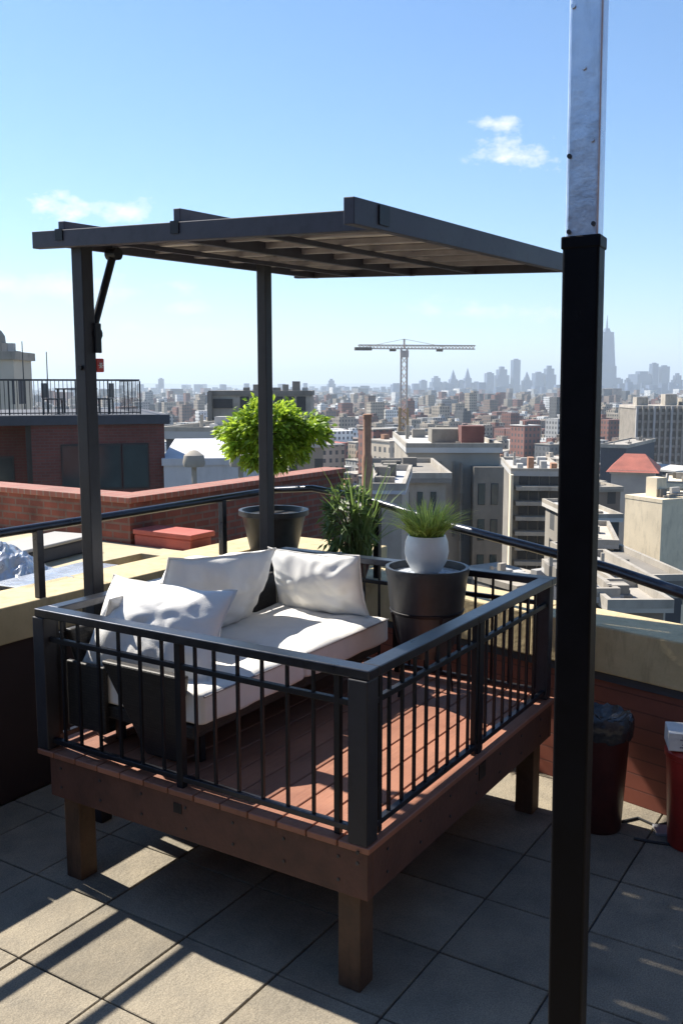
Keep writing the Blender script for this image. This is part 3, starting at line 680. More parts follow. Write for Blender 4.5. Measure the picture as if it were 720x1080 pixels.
for i in range(n_):
    for j in range(n_): b.face([P_[i, j], P_[i+1, j], P_[i+1, j+1], P_[i, j+1]])
tag(b.build('tarp_heap', M['tarp']), 'crumpled silver plastic sheet heaped on the cream roof at the left edge', 'tarp')

bw = thing('brick_wall', (4.98, 5.0, .3), 'red brick parapet wall that turns a corner beyond the cream roof', 'wall')
T = Matrix.Identity(4)
MB().box(4.96, 5.2, 5.0, 9.5, -2, 1.24).build('wall', brick, bw)
MB().box(5.202, 7.95, 5.0, 5.22, -2, 1.24).build('wall', brick, bw)
cop = brickmat('brick coping', (.30, .11, .08), (.25, .09, .065), (.26, .18, .14), .075, .3, .007, 0, .85, .4)
MB().box(4.94, 5.22, 4.98, 9.5, 1.24, 1.285).build('coping', cop, bw, bev=.006)
MB().box(5.222, 7.97, 4.98, 5.24, 1.24, 1.285).build('coping', cop, bw, bev=.006)
# red painted low wall
rw = thing('low_wall', (5.5, 4.4, .5), 'low salmon red painted wall between the cream roof and the tree pot', 'wall')
MB().box(4.972, 5.20, 4.42, 4.975, .3, 1.01).build('wall', M['redpaint'], rw, bev=.01)
MB().box(4.958, 5.22, 4.40, 4.975, 1.012, 1.05).build('coping', M['redpaint'], rw, bev=.006)
b = MB(); b.box(5.62, 7.9, 4.3, 4.99, -45, .2)
tag(b.build('lower_roof', M['darkwall']), 'dark lower roof between the brick wall and the terrace', 'roof')

# ------------------------------------------------------------------ helpers for buildings
VY = math.atan2(fd.y, fd.x)     # yaw of the view; building local axes: x = right of view, y = away, when yaw = VY-90
def face_T(px, py, d, turn=0):
    p = at(px, py, d); return TR((p.x, p.y, 0), VY-math.pi/2+R(turn)), p
def zat(py, d): return at(360, py, d).z
def wpx(n, d): return n/F*d

# brick building with railed balcony, left
D = 26.0
T, p = face_T(173, 440, D, 18); T = T @ Matrix.Translation((-wpx(84, D), 0, 0)); zc = zat(437, D)
bb_ = thing('brick_building', (p.x, p.y, CG), 'dark red brick penthouse with railed roof terrace and wide windows, far left', 'building')
hw = wpx(173-28, D)/2; xc = wpx(100-89, D); x0_, x1_ = wpx(40-89, D), wpx(173-89, D)
Zb = zat(447, D)
MB(T).box(x0_, x1_, 0, 7, CG, Zb-.002).build('wall', brickfar, bb_)
MB(T).box(x0_-6, x0_-.002, .9, 7, CG, Zb-.004).build('wall', brickfar, bb_)
MB(T).box(x0_-.14, x0_-.0015, .3, .9, CG, Zb-.004).build('drain_recess', M['dark'], bb_)
MB(T).box(x0_-6.1, x1_+.15, -.12, 7.1, Zb, zc).build('roof', M['charcoal'], bb_, bev=.01)
# windows
for a0, a1 in ((68, 100), (101, 128), (129, 156)):
    u0, u1 = wpx(a0-89, D), wpx(a1-89, D); z0_, z1_ = zat(514, D), zat(467, D)
    fr = MB(T).box(u0, u1, -.03, .06, z0_, z1_).build('window', M['frame'], bb_)
    MB(T).box(u0+.04, u1-.04, -.036, -.031, z0_+.05, z1_-.05).build('pane', M['glass'], fr)
u0, u1 = wpx(-6-89, D), wpx(22-89, D)
fr = MB(T).box(u0, u1, .87, .95, zat(506, D), zat(480, D)).build('window', M['frame'], bb_)
MB(T).box(u0+.04, u1-.04, .864, .869, zat(504, D), zat(482, D)).build('pane', M['glass'], fr)
zr0 = zc; zr1 = zat(400, D)
br = thing('balcony_railing', (p.x, p.y, zc), 'black baluster railing on the brick penthouse roof', 'railing')
ya = .25
xs0, xs1 = wpx(-12-89, D), wpx(150-89, D)
MB(T).box(xs0, xs1, ya, ya+.05, zr1-.05, zr1).build('top_rail', M['dark'], br)
MB(T).box(xs1-.04, xs1, ya+.052, 6.5, zr1-.05, zr1).build('top_rail', M['dark'], br)
MB(T).box(xs0, xs1, ya, ya+.04, zc+.04, zc+.07).build('bottom_rail', M['dark'], br)
n_ = 40
for k in range(n_+1):
    x = xs0+(xs1-xs0)*k/n_; w_ = .02 if k % 8 == 0 else .009
    MB(T).box(x-w_, x+w_, ya+.012, ya+.034, zc+.002, zr1-.052).build('railing_post' if k % 8 == 0 else 'baluster', M['dark'], br)
for k in range(1, 14):
    MB(T).box(xs1-.025, xs1-.01, ya+k*.45, ya+k*.45+.02, zc+.002, zr1-.052).build('baluster', M['dark'], br)
def chair(T2, label):
    p_ = T2.translation; o = thing('patio_chair', (p_.x, p_.y, zc), label, 'chair', 'patio chairs on the brick penthouse roof')
    MB(T2).box(-.22, .22, -.22, .22, zc+.4, zc+.44).build('seat', M['dark'], o); MB(T2).box(-.22, .22, .2, .24, zc+.45, zc+.86).build('backrest', M['dark'], o)
    for sx in (-.2, .2):
        for sy in (-.2, .2): MB(T2).box(sx-.02, sx+.02, sy-.02, sy+.02, zc+.002, zc+.4).build('leg', M['dark'], o)
yv = VY-math.pi/2
for px_, dy_, rot, lb_ in ((63, 1.2, 90, 'dark patio chair left of the roof table, facing it, behind the railing'), (116, 1.3, -90, 'dark patio chair right of the roof table, beyond the pergola post')):
    q = T @ Vector((wpx(px_-89, D), dy_, 0)); chair(TR((q.x, q.y, 0), yv+R(rot)), lb_)
q = T @ Vector((wpx(88-89, D), 1.3, 0)); T3 = TR((q.x, q.y, 0), yv)
tb = thing('patio_table', (q.x, q.y, zc), 'dark patio table on the brick penthouse roof terrace', 'table')
MB(T3).box(-.5, .5, -.35, .35, zc+.68, zc+.72).build('tabletop', M['dark'], tb)
for sx in (-.45, .45):
    for sy in (-.3, .3): MB(T3).box(sx-.02, sx+.02, sy-.02, sy+.02, zc+.002, zc+.68).build('leg', M['dark'], tb)

# ------------------------------------------------------------------ mid-distance buildings built one by one
def win_rows(T, parent, x0, x1, z0, z1, nx, nz, fw_, fh, y=-.0, m=None, dep=.12, axis='x', sub=True):
    """nx by nz windows on the plane y (axis x) or x (axis y): each a frame with its pane"""
    for i in range(nx):
        for j in range(nz):
            u = x0+(x1-x0)*(i+.5)/nx; v = z0+(z1-z0)*(j+.5)/nz; du = (x1-x0)/nx*fw_/2; dv = (z1-z0)/nz*fh/2
            if axis == 'x': f_ = MB(T).box(u-du, u+du, y-dep*.3, y+dep, v-dv, v+dv)
            else: f_ = MB(T).box(y-dep*.3, y+dep, u-du, u+du, v-dv, v+dv)
            f_ = f_.build('window', m or M['frame'], parent)
            if sub:
                k = .14*min(du, dv)
                if axis == 'x': MB(T).box(u-du+k, u+du-k, y-dep*.3-.03, y-dep*.3-.004, v-dv+k, v+dv-k).build('pane', M['glass'], f_)
                else: MB(T).box(y-dep*.3-.03, y-dep*.3-.004, u-du+k, u+du-k, v-dv+k, v+dv-k).build('pane', M['glass'], f_)
rcl = random.Random(77)
def clutter(T, o, x0, x1, y0, y1, z, n, s=1.):
    for _ in range(n):
        a = rcl.uniform(x0, x1); c = rcl.uniform(y0, y1); w = rcl.uniform(.3, 1.3)*s; l = rcl.uniform(.3, 1.3)*s; h = rcl.uniform(.2, .9)*s; k = rcl.random()
        if k < .6: MB(T).box(a, a+w, c, c+l, z+.002, z+h).build('roof_plant', rcl.choice((M['roofgrey'], M['roofwhite'], M['concrete'], M['concrete2'])), o)
        elif k < .85: MB(T).tube([(a, c, z+.002), (a, c, z+h*1.5)], .12*s, 8).build('vent_pipe', M['concrete'], o)
        else: MB(T).bar((a, c, z+.15), (min(a+3*s, x1), c, z+.15), .12, .12).build('duct', M['roofgrey'], o)
def bld(px0, px1, ptop, d, depth, label, wall, roof, turn=0, name='building', par=.5, z0=CG, cat='building', over=.25):
    w = wpx(px1-px0, d); T, p = face_T((px0+px1)/2, ptop, d, turn); z = zat(ptop, d)
    if turn: w = w/math.cos(R(turn))*.8
    o = thing(name, (p.x, p.y, z0), label, cat)
    MB(T).box(-w/2, w/2, 0, depth, z0, z-par).build('wall', wall, o)
    MB(T).box(-w/2-over, w/2+over, -over, depth+over, z-par+.002, z).build('roof', roof, o)
    if d > 28 and par < .75:
        clutter(T, o, -w/2+.3, w/2-1.5, 1, depth-1.5, z, 9, .7 if d < 60 else 1.1)
        for q_ in ((-w/2-over, w/2+over, -over, -over+.18), (-w/2-over, w/2+over, depth+over-.18, depth+over), (-w/2-over, -w/2-over+.18, -over+.185, depth+over-.185), (w/2+over-.18, w/2+over, -over+.185, depth+over-.185)):
            MB(T).box(*q_, z+.002, z+.3).build('roof_kerb', M['concrete'], o)
    return o, T, w, z
def bldc(pxl, pxc, pxr, ptop, d, label, wall, roof, hl=28, par=.3, over=.05, name='building', z0=CG):
    """block seen on its corner: near corner at pixel column pxc, its two faces reaching pxl and pxr"""
    p = at(pxc, ptop, d); q = Vector((p.x, p.y, 0)); yawl = VY+R(hl)
    tl_ = Vector((math.cos(yawl), math.sin(yawl), 0)); tr_ = Vector((math.sin(yawl), -math.cos(yawl), 0))
    def ln(t, px):
        k = (px-360)/F; return (k*q.dot(fd)-q.dot(rt))/(t.dot(rt)-k*t.dot(fd))
    a, c = ln(tl_, pxl), ln(tr_, pxr)
    T = TR(q, yawl-math.pi/2)      # local y runs along the left face, local x along the right face
    o = thing(name, (p.x, p.y, z0), label, 'building')
    MB(T).box(0, c, 0, a, z0, p.z-par).build('wall', wall, o)
    MB(T).box(-over, c+over, -over, a+over, p.z-par+.002, p.z).build('roof', roof, o)
    clutter(T, o, .4, c-1.5, .4, a-1.5, p.z, 7, .8)
    return o, T, c, a, p.z
# white low building with mushroom vents
o, T, w, z = bld(160, 300, 483, 26, 10, 'low white walled building with mushroom vents behind the brick wall', M['whitewall'], M['whitewall'], 8, par=.2, over=.05)
for px_, py_, lb_ in ((205, 500, 'left'), (254, 500, 'right')):
    q = at(px_, py_, 24.5); zq = q.z; o2 = thing('roof_ventilator', (q.x, q.y, zq-.8), 'grey mushroom ventilator on a thin stalk, %s one in front of the white wall' % lb_, 'ventilator')
    MB().tube([(q.x, q.y, zq-.8), (q.x, q.y, zq+.25)], .07, 10).build('stalk', M['concrete'], o2); MB().lathe([(.001, .22), (.27, .2), (.3, .3), (.26, .5), (.1, .62), (.001, .64)], (q.x, q.y, zq), 20).build('hood', M['concrete'], o2)
    tag(o2, group='mushroom ventilators')
facC = brickmat('cream facade', (.06, .06, .07), (.10, .10, .1), (.46, .42, .35), 3.2, 3.4, .8, 0, .85, 0, var=.15, vs=.2)
facG = brickmat('grey facade', (.04, .045, .05), (.08, .085, .09), (.27, .25, .22), 2.8, 3.3, .75, 0, .85, 0, var=.15, vs=.2)
bld(168, 232, 455, 62, 14, 'cream low block with dark windows above the white building', facC, M['roofwhite'], -10)
bld(300, 345, 466, 80, 14, 'grey low block with pale flat roof right of the bright green tree', facG, M['roofwhite'], 12)
# grey apartment with open top behind the tree
o, T, w, z = bld(222, 327, 412, 150, 14, 'grey concrete apartment block with dark balconies behind the bright green tree', M['concrete'], M['concrete2'], 0, par=.8)
hw = w/2
MB(T).box(-hw-.3, -hw+.4, -1.2, 0, CG, z-.2).build('pier', M['concrete2'], o)
for k in range(6):
    zz = z-2.6-k*3.0
    MB(T).box(-hw+.5, -hw+3.6, -.3, .1, zz-.2, zz+1.3).build('balcony', M['frame'], o)
win_rows(T, o, -hw+4.6, hw-.6, z-3.4, z-.8, 6, 1, .8, .9, 0, dep=.3, sub=False)
for k in range(7): x = -hw+5+k*1.6; MB(T).box(x, x+.9+.3*(k % 2), 3, 5, z, z+.5+.5*((k*7) % 3)).build('roof_plant', M['concrete2'] if k % 2 else M['roofgrey'], o)
# chimney
q = at(387, 500, 34); ch = thing('chimney', (q.x, q.y, q.z-1), 'round brown clay chimney stack rising behind the dark shrub', 'chimney')
MB().lathe([(.001, -4), (.19, -4), (.19, .62), (.15, .72), (.15, 2.05), (.17, 2.06), (.17, 2.18), (.11, 2.2), (.001, 2.2)], q, 20).build('stack', M['clay'], ch)
# big grey concrete building, right of centre
D2 = 62
facD = brickmat('concrete facade', (.07, .075, .08), (.12, .12, .12), (.31, .28, .235), 3.4, 3.2, 1.15, 0, .9, 0, var=.2, vs=.3)
o, T, w, z = bld(430, 527, 472, D2, 16, 'large grey concrete building with tall shadowed wall, right of the crane', facD, M['roofwhite'], 0, par=.35, over=.15)
hw = w/2
MB(T).box(hw-1.9, hw+.06, -1.3, -.005, CG, z-1.2).build('stair_tower', M['concrete2'], o)
win_rows(T, o, hw-1.8, hw-.1, z-16, z-1.8, 2, 6, .55, .6, -1.3, dep=.1)
MB(T).box(-hw+3.5, hw-2.6, -.9, -.004, CG, z-1.0).build('bay', mat('mid grey render', (.22, .205, .18), .9, 0, .25, .4), o)
win_rows(T, o, -hw+3.7, hw-2.8, z-14, z-2.2, 3, 5, .16, .34, -.9, dep=.06)
for k in range(4): MB(T).box(-hw+.3+k*.9, -hw+.45+k*.9, -.12, -.003, z-6, z-.9).build('pilaster', M['concrete2'], o)
MB(T).box(-1, 1.2, 5, 8, z+.002, z+1.0).build('roof_plant', M['concrete2'], o)
MB(T).box(hw-2.2, hw-.6, 3, 5, z+.002, z+1.3).build('roof_plant', M['brick_f'] if 'brick_f' in M else brickfar, o)
o, T, w, z = bld(398, 470, 504, 50, 10, 'lower grey wing with projecting roof slab in front of the large concrete building', M['concrete'], M['roofgrey'], 0, par=.25, over=.3)
win_rows(T, o, -w/2+1.2, w/2-.3, z-2.2, z-.6, 3, 1, .42, .8, 0, dep=.1)
for k in range(7): MB(T).box(-w/2+.1+k*.5, -w/2+.2+k*.5, -.1, -.003, CG, z-2.4).build('pilaster', M['concrete2'], o)
bld(385, 428, 517, 38, 9, 'small pale roofed shed block in front of the lower grey wing', M['concrete'], M['whitewall'], -6, par=.15, over=.15)
# balcony apartments
D3 = 95
o, T, w, z = bld(534, 600, 497, D3, 15, 'dark balconied apartment block left of the foreground post', M['concrete2'], M['roofwhite'], -6, par=.5, over=.2)
for k in range(7):
    zz = z-1.6-k*1.55*1.0
    MB(T).box(-w/2+.3, w/2-.2, -1.2, -.05, zz-.28, zz+.12).build('balcony', M['concrete'], o)
    for i in range(4): u = -w/2+.7+i*(w-1)/4; f_ = MB(T).box(u, u+.9, -.1, .1, zz+.2, zz+1.1).build('window', M['frame'], o)
MB(T).box(-w/2-.25, -w/2-.003, -1.3, 1, CG, z-.3).build('party_wall', M['beige'], o)
for k in range(5):
    MB(T).box(-w/2+.6+k*1.2, -w/2+1.2+k*1.2, 1.5+k % 2, 3+k % 2, z+.002, z+.6+.3*((k*5) % 3)).build('roof_plant', M['clay'] if k % 2 else M['roofwhite'], o)
# right of the post
o, T, cR, aL, z = bldc(661, 698, 760, 527, 75, 'tall plain beige building with sunlit cream side wall, right of the foreground post', M['beige'], M['beige'], 27, par=.3, over=.03)
MB(T).box(.8, 1.9, aL*.35, aL*.35+1.2, z+.002, z+1.6).build('chimney', M['beige'], o)
for zz in (z-9, z-12): f_ = MB(T).box(2, 2.8, -.06, .06, zz, zz+1.2).build('window', M['frame'], o); MB(T).box(2.08, 2.72, -.08, -.062, zz+.08, zz+1.12).build('pane', M['glass'], f_)
o, T, w, z = bld(641, 692, 498, 150, 12, 'low white walled house with broad red hipped roof', M['roofwhite'], M['roofwhite'], -20, par=.3, z0=CG)
b = MB(T); hw = w/2+.8
P4 = [Vector((-hw, -.9, z+.01)), Vector((hw, -.9, z+.01)), Vector((hw, 13, z+.01)), Vector((-hw, 13, z+.01))]; r0, r1 = Vector((-hw*.4, 6, z+2.6)), Vector((hw*.4, 6, z+2.6))
for fcs in ((P4[0], P4[1], r1, r0), (P4[1], P4[2], r1), (P4[2], P4[3], r0, r1), (P4[3], P4[0], r0)): b.face(fcs)
b.build('hipped_roof', M['roofred'], o)
o, T, w, z = bld(664, 735, 428, 330, 25, 'big pale apartment slab with white vertical piers at the right edge', M['concrete2'], M['roofgrey'], -4, par=1)
for k in range(10):
    x = -w/2+.3+k*w/9.6; MB(T).box(x-.35, x+.35, -1.1, -.01, CG, z-.2).build('pier', M['roofwhite'] if k % 3 == 0 else M['concrete'], o)
for k in range(9):
    zz = z-2.6-k*2.9; MB(T).box(-w/2+.7, w/2-.7, -.5, -.02, zz-.5, zz+.4).build('balcony', M['concrete'], o)
for k, (a0, hh) in enumerate(((-8, 3), (2, 4), (8, 2.5))): MB(T).box(a0, a0+4, 6, 12, z+.002, z+hh).build('roof_plant', M['concrete'], o)
bld(632, 661, 470, 210, 30, 'long dark shed roofed building behind the red hipped roof', M['charcoal'], M['roofgrey'], -30, par=.5)
facH = brickmat('brown facade', (.04, .04, .045), (.08, .075, .07), (.2, .16, .13), 2.2, 2.9, .6, 0, .85, 0, var=.15, vs=.2)
bld(610, 660, 516, 104, 12, 'brown block with cluttered roof in front of the red hipped roof', facH, M['roofgrey'], 9, par=.3)
bld(645, 700, 640, 30, 3, 'low brown block peeping over the right parapet coping', facH, M['roofgrey'], 0, par=.15)
facB = brickmat('beige facade', (.05, .05, .055), (.09, .08, .08), (.5, .43, .32), 2.6, 3.1, .7, 0, .85, 0, var=.15, vs=.2)
bld(605, 658, 546, 66, 9, 'low block with bright white flat roof beside the beige building', facG, M['roofwhite'], 3, par=.3)
bld(612, 650, 574, 50, 7, 'cream rendered block below the bright white roof', M['beige'], M['roofgrey'], -12, par=.2)
bld(640, 730, 612, 42, 9, 'pale grey roofed building just beyond the right guard rail', facC, M['roofgrey'], 5, par=.3)
bld(645, 692, 618, 34, 6, 'red brick block with white bands just above the right parapet', brickmat('banded brick', (.3, .12, .09), (.3, .12, .09), (.5, .46, .42), 9, .8, .12, 0, .85, 0), M['roofgrey'], 2, par=.2)
bld(615, 647, 628, 31, 5, 'small dark garage block with pale roof at the foot of the view', M['charcoal'], M['roofwhite'], 2, par=.2)
bld(700, 745, 510, 130, 12, 'cream apartment house with projecting cornice near the right edge', facB, M['beige'], -20, par=.7)
bld(616, 640, 510, 120, 12, 'mixed grey rooftop block beside the foreground post', facG, M['roofwhite'], 14)
bldc(478, 545, 600, 618, 44, 'grey low block down behind the railing, right of the grass pot', facG, M['concrete'], 30)
# pale tower and masts far left
D4 = 70
o, T, w, z = bld(-14, 14, 375, D4, 4, 'pale stone tower with a rounded top at the far left edge', facC, M['concrete'], 0, par=.3, name='tower')
q = at(0, 375, D4+1.5); MB().lathe([(.5, 0), (.5, 1.0), (.45, 1.5), (.2, 1.9), (.001, 2.0)], (q.x, q.y, z+.01), 20).build('dome', M['concrete'], o)
for px_, pt, lb_ in ((27, 360, 'taller thin mast rising behind the left roof railing'), (52, 371, 'shorter thin mast rising behind the left roof railing')):
    q = at(px_, 440, 60); tag(MB().tube([(q.x, q.y, q.z-3), (q.x, q.y, zat(pt, 60))], [.06, .03], 6).build('antenna_mast', M['dark']), lb_, 'mast', 'roof masts')

# ------------------------------------------------------------------ tower crane
D5 = 240.; q = at(426, 366, D5); cb = Vector((q.x, q.y, CG))
cr = thing('tower_crane', cb, 'tall tower crane with long pale horizontal jib above the city', 'crane')
def lattice(p, q_, w, th, n, mname, m, parent, flat=False):
    p, q_ = Vector(p), Vector(q_); d = (q_-p).normalized(); u = Vector((0, 0, 1)) if abs(d.z) < .9 else rt.copy(); a = d.cross(u).normalized()*w/2; c_ = d.cross(a).normalized()*w/2
    b = MB(); cs = [a+c_, a-c_, -a-c_, -a+c_]
    for k in cs: b.bar(p+k, q_+k, th)
    for i in range(n):
        s0 = p+(q_-p)*i/n; s1 = p+(q_-p)*(i+1)/n
        for k in range(4): b.bar(s0+cs[k], s1+cs[(k+1) % 4], th*.7); 
    return b.build(mname, m, parent)
ztop = q.z-.6
lattice((q.x, q.y, zat(480, D5)), (q.x, q.y, ztop), 1.5, .28, 14, 'upper_mast', M['cranewhite'], cr)
lattice((q.x, q.y, CG), (q.x, q.y, zat(430, D5)-.01), 2.0, .4, 24, 'mast', M['craneorange'], cr)
MB(TR((q.x, q.y, 0), VY-math.pi/2)).box(-1, 1.1, -1, 1, ztop-2, ztop-.3).build('cab', M['cranewhite'], cr)
jd = (rt + fd*.12).normalized()
lattice(q-jd*wpx(48, D5), q+jd*wpx(75, D5), .9, .24, 34, 'jib', M['cranewhite'], cr)
apex = q+Vector((0, 0, 2.0)); MB().bar(q-Vector((0, 0, .3)), apex, .35).build('apex', M['cranewhite'], cr)
b = MB(); b.bar(apex, q+jd*wpx(45, D5), .1); b.bar(apex, q-jd*wpx(40, D5), .1); b.build('tie_cables', M['cranewhite'], cr)
cw = q-jd*wpx(43, D5); MB(TR((cw.x, cw.y, 0), math.atan2(jd.y, jd.x))).box(-2.2, 2.2, -.6, .6, cw.z-.9, cw.z-.1).build('counterweight', M['concrete2'], cr)
for s_ in (-.2, .5): cw = q+jd*wpx(75*s_ if s_ > 0 else -12, D5); MB(TR((cw.x, cw.y, 0), math.atan2(jd.y, jd.x))).box(-.8, .8, -.4, .4, cw.z-1.1, cw.z-.4).build('trolley', M['concrete2'], cr)

# ------------------------------------------------------------------ city blocks
pal = {
 'red brick': ((.24, .11, .085), 'fac_red'), 'brown': ((.19, .14, .11), 'fac_brown'), 'beige': ((.44, .38, .3), 'fac_beige'),
 'pale grey': ((.36, .36, .35), 'fac_pg'), 'dark grey': ((.13, .135, .14), 'fac_dg'), 'white': ((.6, .6, .58), 'fac_w')}
FM = {k: brickmat(v[1], (.05, .055, .06), (.09, .095, .1), v[0], 2.7, 3.1, .75, 0, .9, 0, rnd=.3, var=.2, vs=.1) for k, v in pal.items()}
cyaw = R(-29)
rc = random.Random(21)
cx_, sx_ = math.cos(cyaw), math.sin(cyaw)
cells = []; step = 15.5
for i in range(-10, 180):
    for j in range(-120, 190):
        if (i % 5 == 4) or (j % 4 == 3): continue     # streets
        gx = i*step+rc.uniform(-2, 2); gy = j*step+rc.uniform(-2, 2)
        wx = gx*cx_-gy*sx_; wy = gx*sx_+gy*cx_
        v = Vector((wx, wy, 0)); f_ = v.dot(fd); r_ = v.dot(rt)
        if f_ < 105 or f_ > 2150 or abs(r_/f_) > .43: continue
        cells.append((f_, r_, wx, wy))
cells.sort()
def hgt(f_, rn):
    h_ = rn.choice((8, 10, 11, 13, 14, 16, 18)) + (rn.random() < .12)*rn.uniform(4, 14)
    if f_ > 900 and rn.random() < .06: h_ += rn.uniform(5, 22)
    return min(h_, 40)
NIND = 235; ind = []; st = []
keep = [c_ for c_ in cells if not (c_[0] < 175 and abs(c_[1]+0-((426-360)/F*c_[0])) < 8)]
placed = 0; far = {k: MB() for k in pal}; roofs = MB()
for idx, (f_, r_, wx, wy) in enumerate(keep):
    k = rc.choices(list(pal), (24, 18, 24, 12, 8, 13))[0]; h_ = hgt(f_, rc); w_ = rc.uniform(8.5, 15); d_ = rc.uniform(8.5, 15)
    if f_ < 200: h_ = rc.choice((8, 10, 12, 14))
    yaw_ = cyaw+rc.choice((0, 0, R(3), R(-4)))
    T = TR((wx, wy, 0), yaw_); z1 = CG+h_
    if f_ > 1100 and rc.random() < .3: continue
    visible_left = r_/f_ > -.38
    if placed < NIND and not (r_/f_ < -.13 and f_ < 260):
        px_ = 360+r_/f_*F
        zone = 'left of crane' if px_ < 415 else ('between crane and black post' if px_ < 610 else 'right of black post')
        dist = 'near' if f_ < 260 else ('mid distance' if f_ < 400 else ('hazy' if f_ < 520 else 'far hazy'))
        rk = rc.choice(('grey', 'grey', 'white', 'red')); rmat = {'grey': M['roofgrey'], 'white': M['roofwhite'], 'red': M['roofred']}[rk]
        tall = ' tall' if h_ > 17 else (' low' if h_ < 10.5 else '')
        ph = rc.random() < .7
        lb_ = '%s%s %s block, %s roof%s, %s' % (dist, tall, k, rk, ' with roof box' if ph else '', zone)
        o = thing('city_building', (wx, wy, CG), lb_, 'building', lb_.replace(' block,', ' blocks,'))
        MB(T).box(-w_/2, w_/2, -d_/2, d_/2, CG, z1-.4).build('wall', FM[k], o)
        MB(T).box(-w_/2-.25, w_/2+.25, -d_/2-.25, d_/2+.25, z1-.399, z1).build('roof', rmat, o)
        if ph:
            for q_ in range(rc.choice((1, 2, 2, 3))):
                a_ = rc.uniform(-w_/2+.5, w_/2-3); b_ = rc.uniform(-d_/2+.5, d_/2-3); s_ = rc.uniform(1, 3.2)
                MB(T).box(a_, a_+s_, b_, b_+rc.uniform(1, 3), z1+.002, z1+rc.uniform(.7, 2.6)).build('roof_plant', rc.choice((M['roofgrey'], M['roofwhite'], M['clay'], FM[k])), o)
            if rc.random() < .16:
                a_ = rc.uniform(-w_/4, w_/4); tk = MB(T).lathe([(.001, 1.2), (1.1, 1.2), (1.15, 3.4), (.6, 4.2), (.001, 4.5)], (a_, 0, z1), 12)
                for ux, uy in ((.7, .7), (-.7, .7), (.7, -.7), (-.7, -.7)): tk.box(a_+ux-.1, a_+ux+.1, uy-.1, uy+.1, z1+.002, z1+1.25)
                tk.build('water_tank', M['clay'] if rc.random() < .6 else M['concrete2'], o)
        placed += 1
    else:
        far[k].box
        far[k].T = T; far[k].box(-w_/2, w_/2, -d_/2, d_/2, CG, z1)
        rm = far[k]
        if rc.random() < .5: a_ = rc.uniform(-w_/3, w_/4); far[k].box(a_, a_+4, -3, 2, z1+.01, z1+2.5)
# further out: coarser blocks to the horizon
rf = random.Random(5)
for _ in range(7500):
    f_ = 2050*math.exp(rf.random()*1.6); r_ = rf.uniform(-.42, .42)*f_; v = fd*f_+rt*r_
    k = rf.choice(list(pal)); s_ = rf.uniform(12, 38); h_ = rf.uniform(6, 20)+(rf.random() < .05)*rf.uniform(5, 30)
    far[k].T = TR((v.x, v.y, 0), cyaw+rf.uniform(-.1, .1)); far[k].box(-s_/2, s_/2, -s_/2, s_/2, CG, CG+h_)
for k, b in far.items():
    tag(b.build('city_sprawl', FM[k]), 'far %s walled rooftops merging into the hazy city sprawl' % k, 'city', kind='stuff')
# tree masses in the city
b = MB(); rf = random.Random(8)
for _ in range(700):
    f_ = 180*math.exp(rf.random()*3.3); r_ = rf.uniform(-.4, .42)*f_; v = fd*f_+rt*r_; s_ = rf.uniform(3, 7)
    for q_ in range(10):
        c = Vector((v.x+rf.gauss(0, s_*.5), v.y+rf.gauss(0, s_*.5), CG+s_*.9+rf.gauss(0, s_*.3))); n_ = [Vector((rf.uniform(-1, 1), rf.uniform(-1, 1), rf.uniform(-1, 1)))*s_*.55 for _k in range(3)]
        b.face([c+n_[0], c+n_[1], c+n_[2]]); b.face([c-n_[0], c+n_[1]*.8, c-n_[2]])
tag(b.build('street_trees', M['darkleaf']), 'scattered dark street trees among the city blocks', 'trees', kind='stuff')
# hills at the horizon
b = MB(); pr0 = None
for k in range(121):
    a_ = VY+R(45)-R(90)*k/120; d_ = 17000; hh = 60+110*max(0, noise.noise(Vector((k*.06, 3, 1)))+.25)+20*noise.noise(Vector((k*.3, 1, 1)))
    c = Vector((math.cos(a_), math.sin(a_), 0)); cur = (c*d_+Vector((0, 0, CG)), c*(d_+1400)+Vector((0, 0, CG+hh)), c*(d_+3500)+Vector((0, 0, CG)))
    if pr0: b.face([pr0[0], cur[0], cur[1], pr0[1]], True); b.face([pr0[1], cur[1], cur[2], pr0[2]], True)
    pr0 = cur
tag(b.build('hills', mat('distant hills', (.06, .08, .07), .95, 0, .3, .001)), kind='structure')

# ------------------------------------------------------------------ skyline towers
D6 = 5200.
def tower(px, py, wp, label, kind='flat', d=D6, group='skyline towers on the horizon'):
    T, p = face_T(px, py, d, 12); z = zat(py, d); w = wpx(wp, d)/1.15
    o = thing('skyscraper', (p.x, p.y, CG), label, 'skyscraper', group)
    if kind == 'flat':
        MB(T).box(-w/2, w/2, 0, w, CG, z).build('tower', M['skyline'], o); MB(T).box(-w/4, w/4, w*.2, w*.7, z+.01, z+w*.15).build('roof_plant', M['skyline'], o)
    elif kind == 'step':
        h = z-CG; MB(T).box(-w/2, w/2, 0, w, CG, CG+h*.7).build('podium', M['skyline'], o); MB(T).box(-w*.34, w*.34, w*.1, w*.85, CG+h*.7+.01, CG+h*.9).build('tower', M['skyline'], o); MB(T).box(-w*.18, w*.18, w*.3, w*.65, CG+h*.9+.01, z).build('crown', M['skyline'], o)
    elif kind == 'spire':
        h = z-CG; MB(T).box(-w/2, w/2, 0, w, CG, CG+h*.62).build('tower', M['skyline'], o)
        b = MB(T); c0 = CG+h*.62+.01; q_ = [Vector((-w*.35, w*.15, c0)), Vector((w*.35, w*.15, c0)), Vector((w*.35, w*.85, c0)), Vector((-w*.35, w*.85, c0))]; ap = Vector((0, w/2, z))
        for i in range(4): b.face([q_[i], q_[(i+1) % 4], ap])
        b.build('spire', M['skyline'], o)
